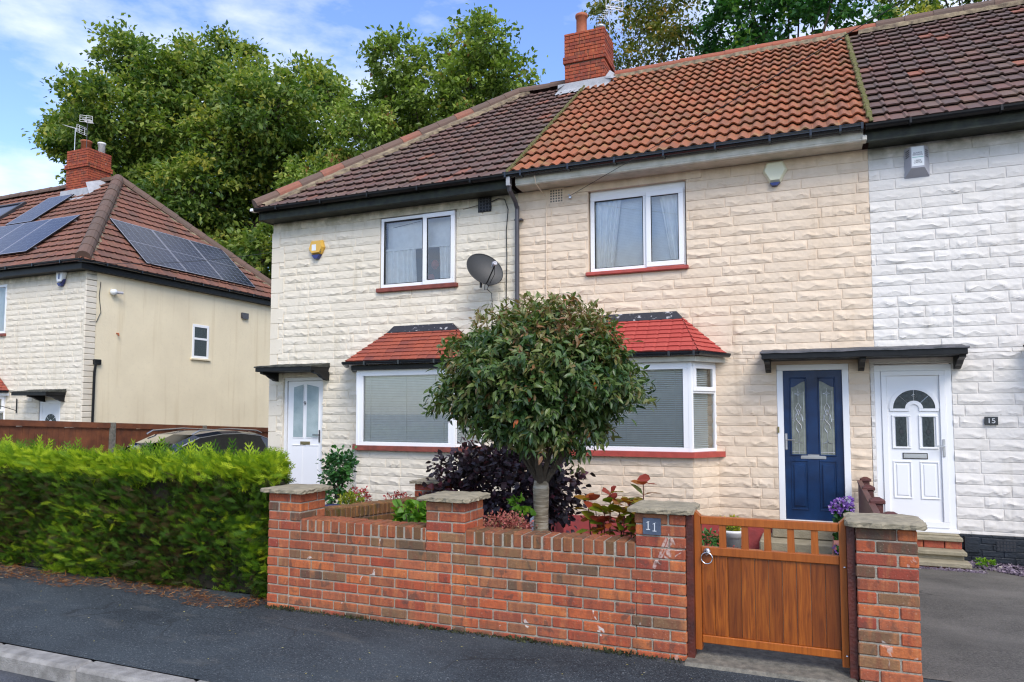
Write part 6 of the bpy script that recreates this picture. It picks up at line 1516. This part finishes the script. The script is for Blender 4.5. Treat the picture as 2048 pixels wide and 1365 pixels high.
e = empty('glazed_pot', (-5.3, -3.1, .4), 'dark blue glazed round pot behind the left front wall', 'plant pot')
MB().lathe([(0, 0), (.11, 0), (.15, .2), (.16, .24), (.17, .25), (.165, .27), (.14, .26), (.13, .2), (0, .2)], (-5.3, -3.15, .36), 22).build('pot_body', 'planter_blue', e, smooth=True)
e = empty('plant_trough', (-5.7, -3.3, .3), 'black square trough holding plants behind the left corner pillar', 'planter')
MB().box(-5.85, -5.5, -3.45, -3.2, .25, .60, 0, .01).build('trough_body', 'black', e)
e = empty('topiary_pot', (-5.62, -2.6, .1), 'dark pot under the clipped topiary shrub', 'plant pot')
MB().lathe([(0, 0), (.12, 0), (.15, .28), (.16, .3), (.14, .3), (0, .28)], (-5.62, -2.6, .18), 20).build('pot_body', 'slate_black', e, smooth=True)
# hydrangea-like stems by the gate pillar
def stem_plant(label, pts, yb, zb, mat, leaf):
    e = empty('autumn_leaved_plant', (pts[0][0], yb, zb), label, 'plant'); s = MB(); P = []; D = []; Rr = []; L = []
    for (x, z) in pts:
        x0 = x+rng.uniform(-.05, .05); y1 = yb+rng.uniform(-.10, .10); s.tube([(x0, yb+rng.uniform(-.06, .06), zb), ((x+x0)/2+.01, y1, (z+zb)/2), (x, y1, z)], [.009, .007, .004], 6)
        zz = zb+.28
        while zz < z+.01:
            t_ = (zz-zb)/(z-zb); a0 = rng.uniform(0, 3.14)
            for k in range(2 if zz < z-.06 else 4):
                a = a0+k*(3.14 if zz < z-.06 else 1.57); P.append((x0+(x-x0)*t_, y1, zz)); D.append((math.cos(a), math.sin(a), rng.uniform(.1, .9) if zz > z-.12 else rng.uniform(-.5, .3)))
                Rr.append(np.clip(t_*.75+rng.normal(0, .28), 0, 1)); L.append(leaf*rng.uniform(.7, 1.15))
            zz += .075
    s.build('stems', 'gatepost', e); P, D, Rr, L = map(np.array, (P, D, Rr, L)); D, Sd, Nn = frames(D, np.array([0, 0, 1.])+rng.normal(size=D.shape)*.4)
    m = MB(); put(m, LEAFB[0], LEAFB[1], P, D, Sd, Nn, L, Rr); m.build('leaves', mat, e)
stem_plant('cluster of upright stems with red and green turning leaves beside the gate pillar', [(-1.62, 1.08), (-1.55, .98), (-1.47, 1.0), (-1.42, 1.13), (-1.36, 1.05), (-1.31, .98), (-1.27, 1.10), (-1.22, 1.02), (-1.17, 1.08), (-1.13, .98), (-1.16, 1.22), (-1.5, .9), (-1.2, .92), (-1.35, .9)], -4.93, .25, 'hydra', .125)
# path pots seen through the gate
e = empty('plant_pot', (-.92, -1.3, -.05), 'white ribbed pot seen through the gate top', 'plant pot')
MB().lathe([(0, 0), (.10, 0), (.12, .2), (.15, .21), (.155, .25), (.165, .26), (.16, .29), (.14, .28), (0, .25)], (-.88, -1.3, .06), 22).build('pot_body', 'white_pot', e, smooth=True)
shrub('potted_plant', 'yellow flowering plant in the white pot', (-.88, -1.3, .40), (.14, .13, .08), 45, 7, .045, 'yellowflower', LEAF2, cat='plant', stems=4, droop=.4)
shrub('trailing_plant', 'pale variegated plant left of the white pot', (-1.12, -2.0, .30), (.22, .16, .12), 70, 7, .045, 'dgreen', LEAF2, cat='plant', stems=4, tones=(.5, 1))
shrub('trailing_plant', 'small red flowers at the foot of the white pot', (-.80, -1.9, .18), (.16, .1, .09), 30, 7, .03, 'redleaf', LEAF2, cat='plant', stems=3)
e = empty('tall_flower_pot', (.2, -4.7, .2), 'pale pink square pot just inside the gate', 'plant pot')
MB().add([(.10, -4.78, .2), (.33, -4.78, .2), (.33, -4.55, .2), (.10, -4.55, .2), (.135, -4.80, .86), (.36, -4.80, .86), (.36, -4.53, .86), (.135, -4.53, .86)], [[0, 1, 5, 4], [1, 2, 6, 5], [2, 3, 7, 6], [3, 0, 4, 7]]).box(.13, .35, -4.78, -4.55, .78, .8).build('pot_body', 'pink_pot', e)
def flowers(label, pts, y, zb, mat, leafm):
    e = empty('flowering_plant', (pts[0][0], y, zb), label, 'plant'); s = MB(); P = []; D = []; Q = []; DQ = []
    for (x, z, r_) in pts:
        s.tube([(x*.3+.18*.7, y, zb), (x, y+rng.uniform(-.05, .05), z)], [.005, .003], 5)
        n = 60; u = sph(n); P.append(np.array([x, y, z])+u*r_); D.append(u+rng.normal(size=(n, 3))*.4)
        n = 16; t = rng.random(n); Q.append(np.stack([x*(.3+.7*t)+.18*.7*(1-t), np.full(n, y), zb+(z-zb)*t], -1)); DQ.append(rng.normal(size=(n, 3)))
    s.build('stems', 'dgreen', e); P, D, Q, DQ = map(np.concatenate, (P, D, Q, DQ))
    D, Sd, Nn = frames(D); m = MB(); put(m, LEAFB[0], LEAFB[1], P, D, Sd, Nn, rng.uniform(.015, .03, len(P)), rng.random(len(P))); m.build('blooms', mat, e)
    D, Sd, Nn = frames(DQ); m = MB(); put(m, LEAF2[0], LEAF2[1], Q, D, Sd, Nn, rng.uniform(.04, .08, len(Q)), rng.random(len(Q))*.6); m.build('leaves', leafm, e)
flowers('lilac phlox flowers rising beside the hinge side gate post', [(.15, 1.06, .022), (.18, 1.09, .026), (.21, 1.07, .024), (.235, 1.11, .024), (.19, 1.045, .022), (.16, 1.04, .02), (.25, 1.06, .02)], -4.6, .8, 'purpleflower', 'dgreen')
flowers('purple pansies trailing over the pink pot', [(.18, .80, .04), (.20, .74, .035), (.22, .83, .03)], -4.82, .75, 'purpleflower', 'dgreen')
e = empty('garden_ornament', (-2.42, -4.0, .3), 'small white garden ornament left of the cherry trunk', 'ornament')
MB().lathe([(0, 0), (.05, 0), (.045, .07), (.03, .12), (.035, .15), (.03, .19), (0, .21)], (-2.42, -3.95, .56), 12).build('figure', 'white_pot', e, smooth=True)
MB().box(-2.48, -2.36, -4.01, -3.89, .15, .56, 0, .01).build('pedestal', 'concrete', e)
# slate chippings and small ground scatter
n = 5200; x = 1.7+5*rng.random(n)**1.2; y = -1.15*rng.random(n)*np.clip((x-1.5)/1.0, .25, 1.6)-.04
P = np.stack([x, y, zg(x, y)+.012+rng.uniform(0, .02, n)], -1); D_, Sd, Nn = frames(rng.normal(size=(n, 3))*np.array([1, 1, .35]), np.array([0, 0, 1.])+rng.normal(size=(n, 3))*.5)
m = MB(); T = [(-.35, 0, 0), (.3, .1, .0), (.4, .8, .03), (-.2, 1, .0), (-.3, 0, -.22), (.3, .1, -.22), (.4, .8, -.2), (-.2, 1, -.22)]
put(m, T, [[[0, 1, 2, 3], [0, 4, 5, 1], [1, 5, 6, 2], [2, 6, 7, 3], [3, 7, 4, 0]]], P, D_, Sd, Nn, rng.uniform(.018, .05, n), rng.random(n)); tag(m.build('slate_chippings', 'slatechip'), 'plum slate chippings below the white wall', 'chippings', kind='stuff')
n = 500; x = .85+.95*rng.random(n); y = -.60-.14*rng.random(n)**2; P = np.stack([x, y, zg(x, y)+.008], -1); D_, Sd, Nn = frames(rng.normal(size=(n, 3))*np.array([1, 1, .3]), np.array([0, 0, 1.])+rng.normal(size=(n, 3))*.4)
m = MB(); put(m, T, [[[0, 1, 2, 3], [0, 4, 5, 1], [1, 5, 6, 2], [2, 6, 7, 3], [3, 7, 4, 0]]], P, D_, Sd, Nn, rng.uniform(.012, .035, n), rng.random(n)); tag(m.build('stray_chippings', 'slatechip'), 'stray slate chips along the foot of the steps', 'chippings', kind='stuff')
n = 150; x = rng.uniform(-8, 2.2, n); y = rng.uniform(-6.7, -5.56, n); P = np.stack([x, y, zg(x, y)+.006], -1); D_, Sd, Nn = frames(rng.normal(size=(n, 3))*np.array([1, 1, .05]), np.array([0, 0, 1.])+rng.normal(size=(n, 3))*.1)
m = MB(); put(m, LEAF2[0], LEAF2[1], P, D_, Sd, Nn, rng.uniform(.006, .022, n), rng.random(n)); tag(m.build('leaf_litter', 'fallen'), 'tiny pale leaf fragments scattered on the dark pavement', 'litter', kind='stuff')
for (x, y, z, lb) in ((1.86, -.30, -.08, 'small weed at the corner of the door steps'), (2.35, -1.0, -.10, 'small green weed in the slate chippings at the right edge')):
    shrub('weed', lb, (x, y, z+.05), (.10, .09, .05), 22, 5, .05, 'green', LEAF2, cat='weed', stems=2, droop=.3)
n = 1500; x = rng.uniform(-4.2, .57, n); x = x[(x < -.77) | (x > .23)]; n = len(x); y = -5.505-.05*rng.random(n)**2.2; P = np.stack([x, y, zg(x, y)+.0], -1); D_, Sd, Nn = frames(rng.normal(size=(n, 3))+np.array([0, -.5, 1.2]))
m = MB(); put(m, LEAF2[0], LEAF2[1], P, D_, Sd, Nn, rng.uniform(.008, .024, n)*(1+.8*(np.sin(x*9) > .6)), rng.random(n)*.5); tag(m.build('moss_tufts', 'mosstuft'), 'dark moss and grit where the brick wall meets the pavement', 'moss', kind='stuff')
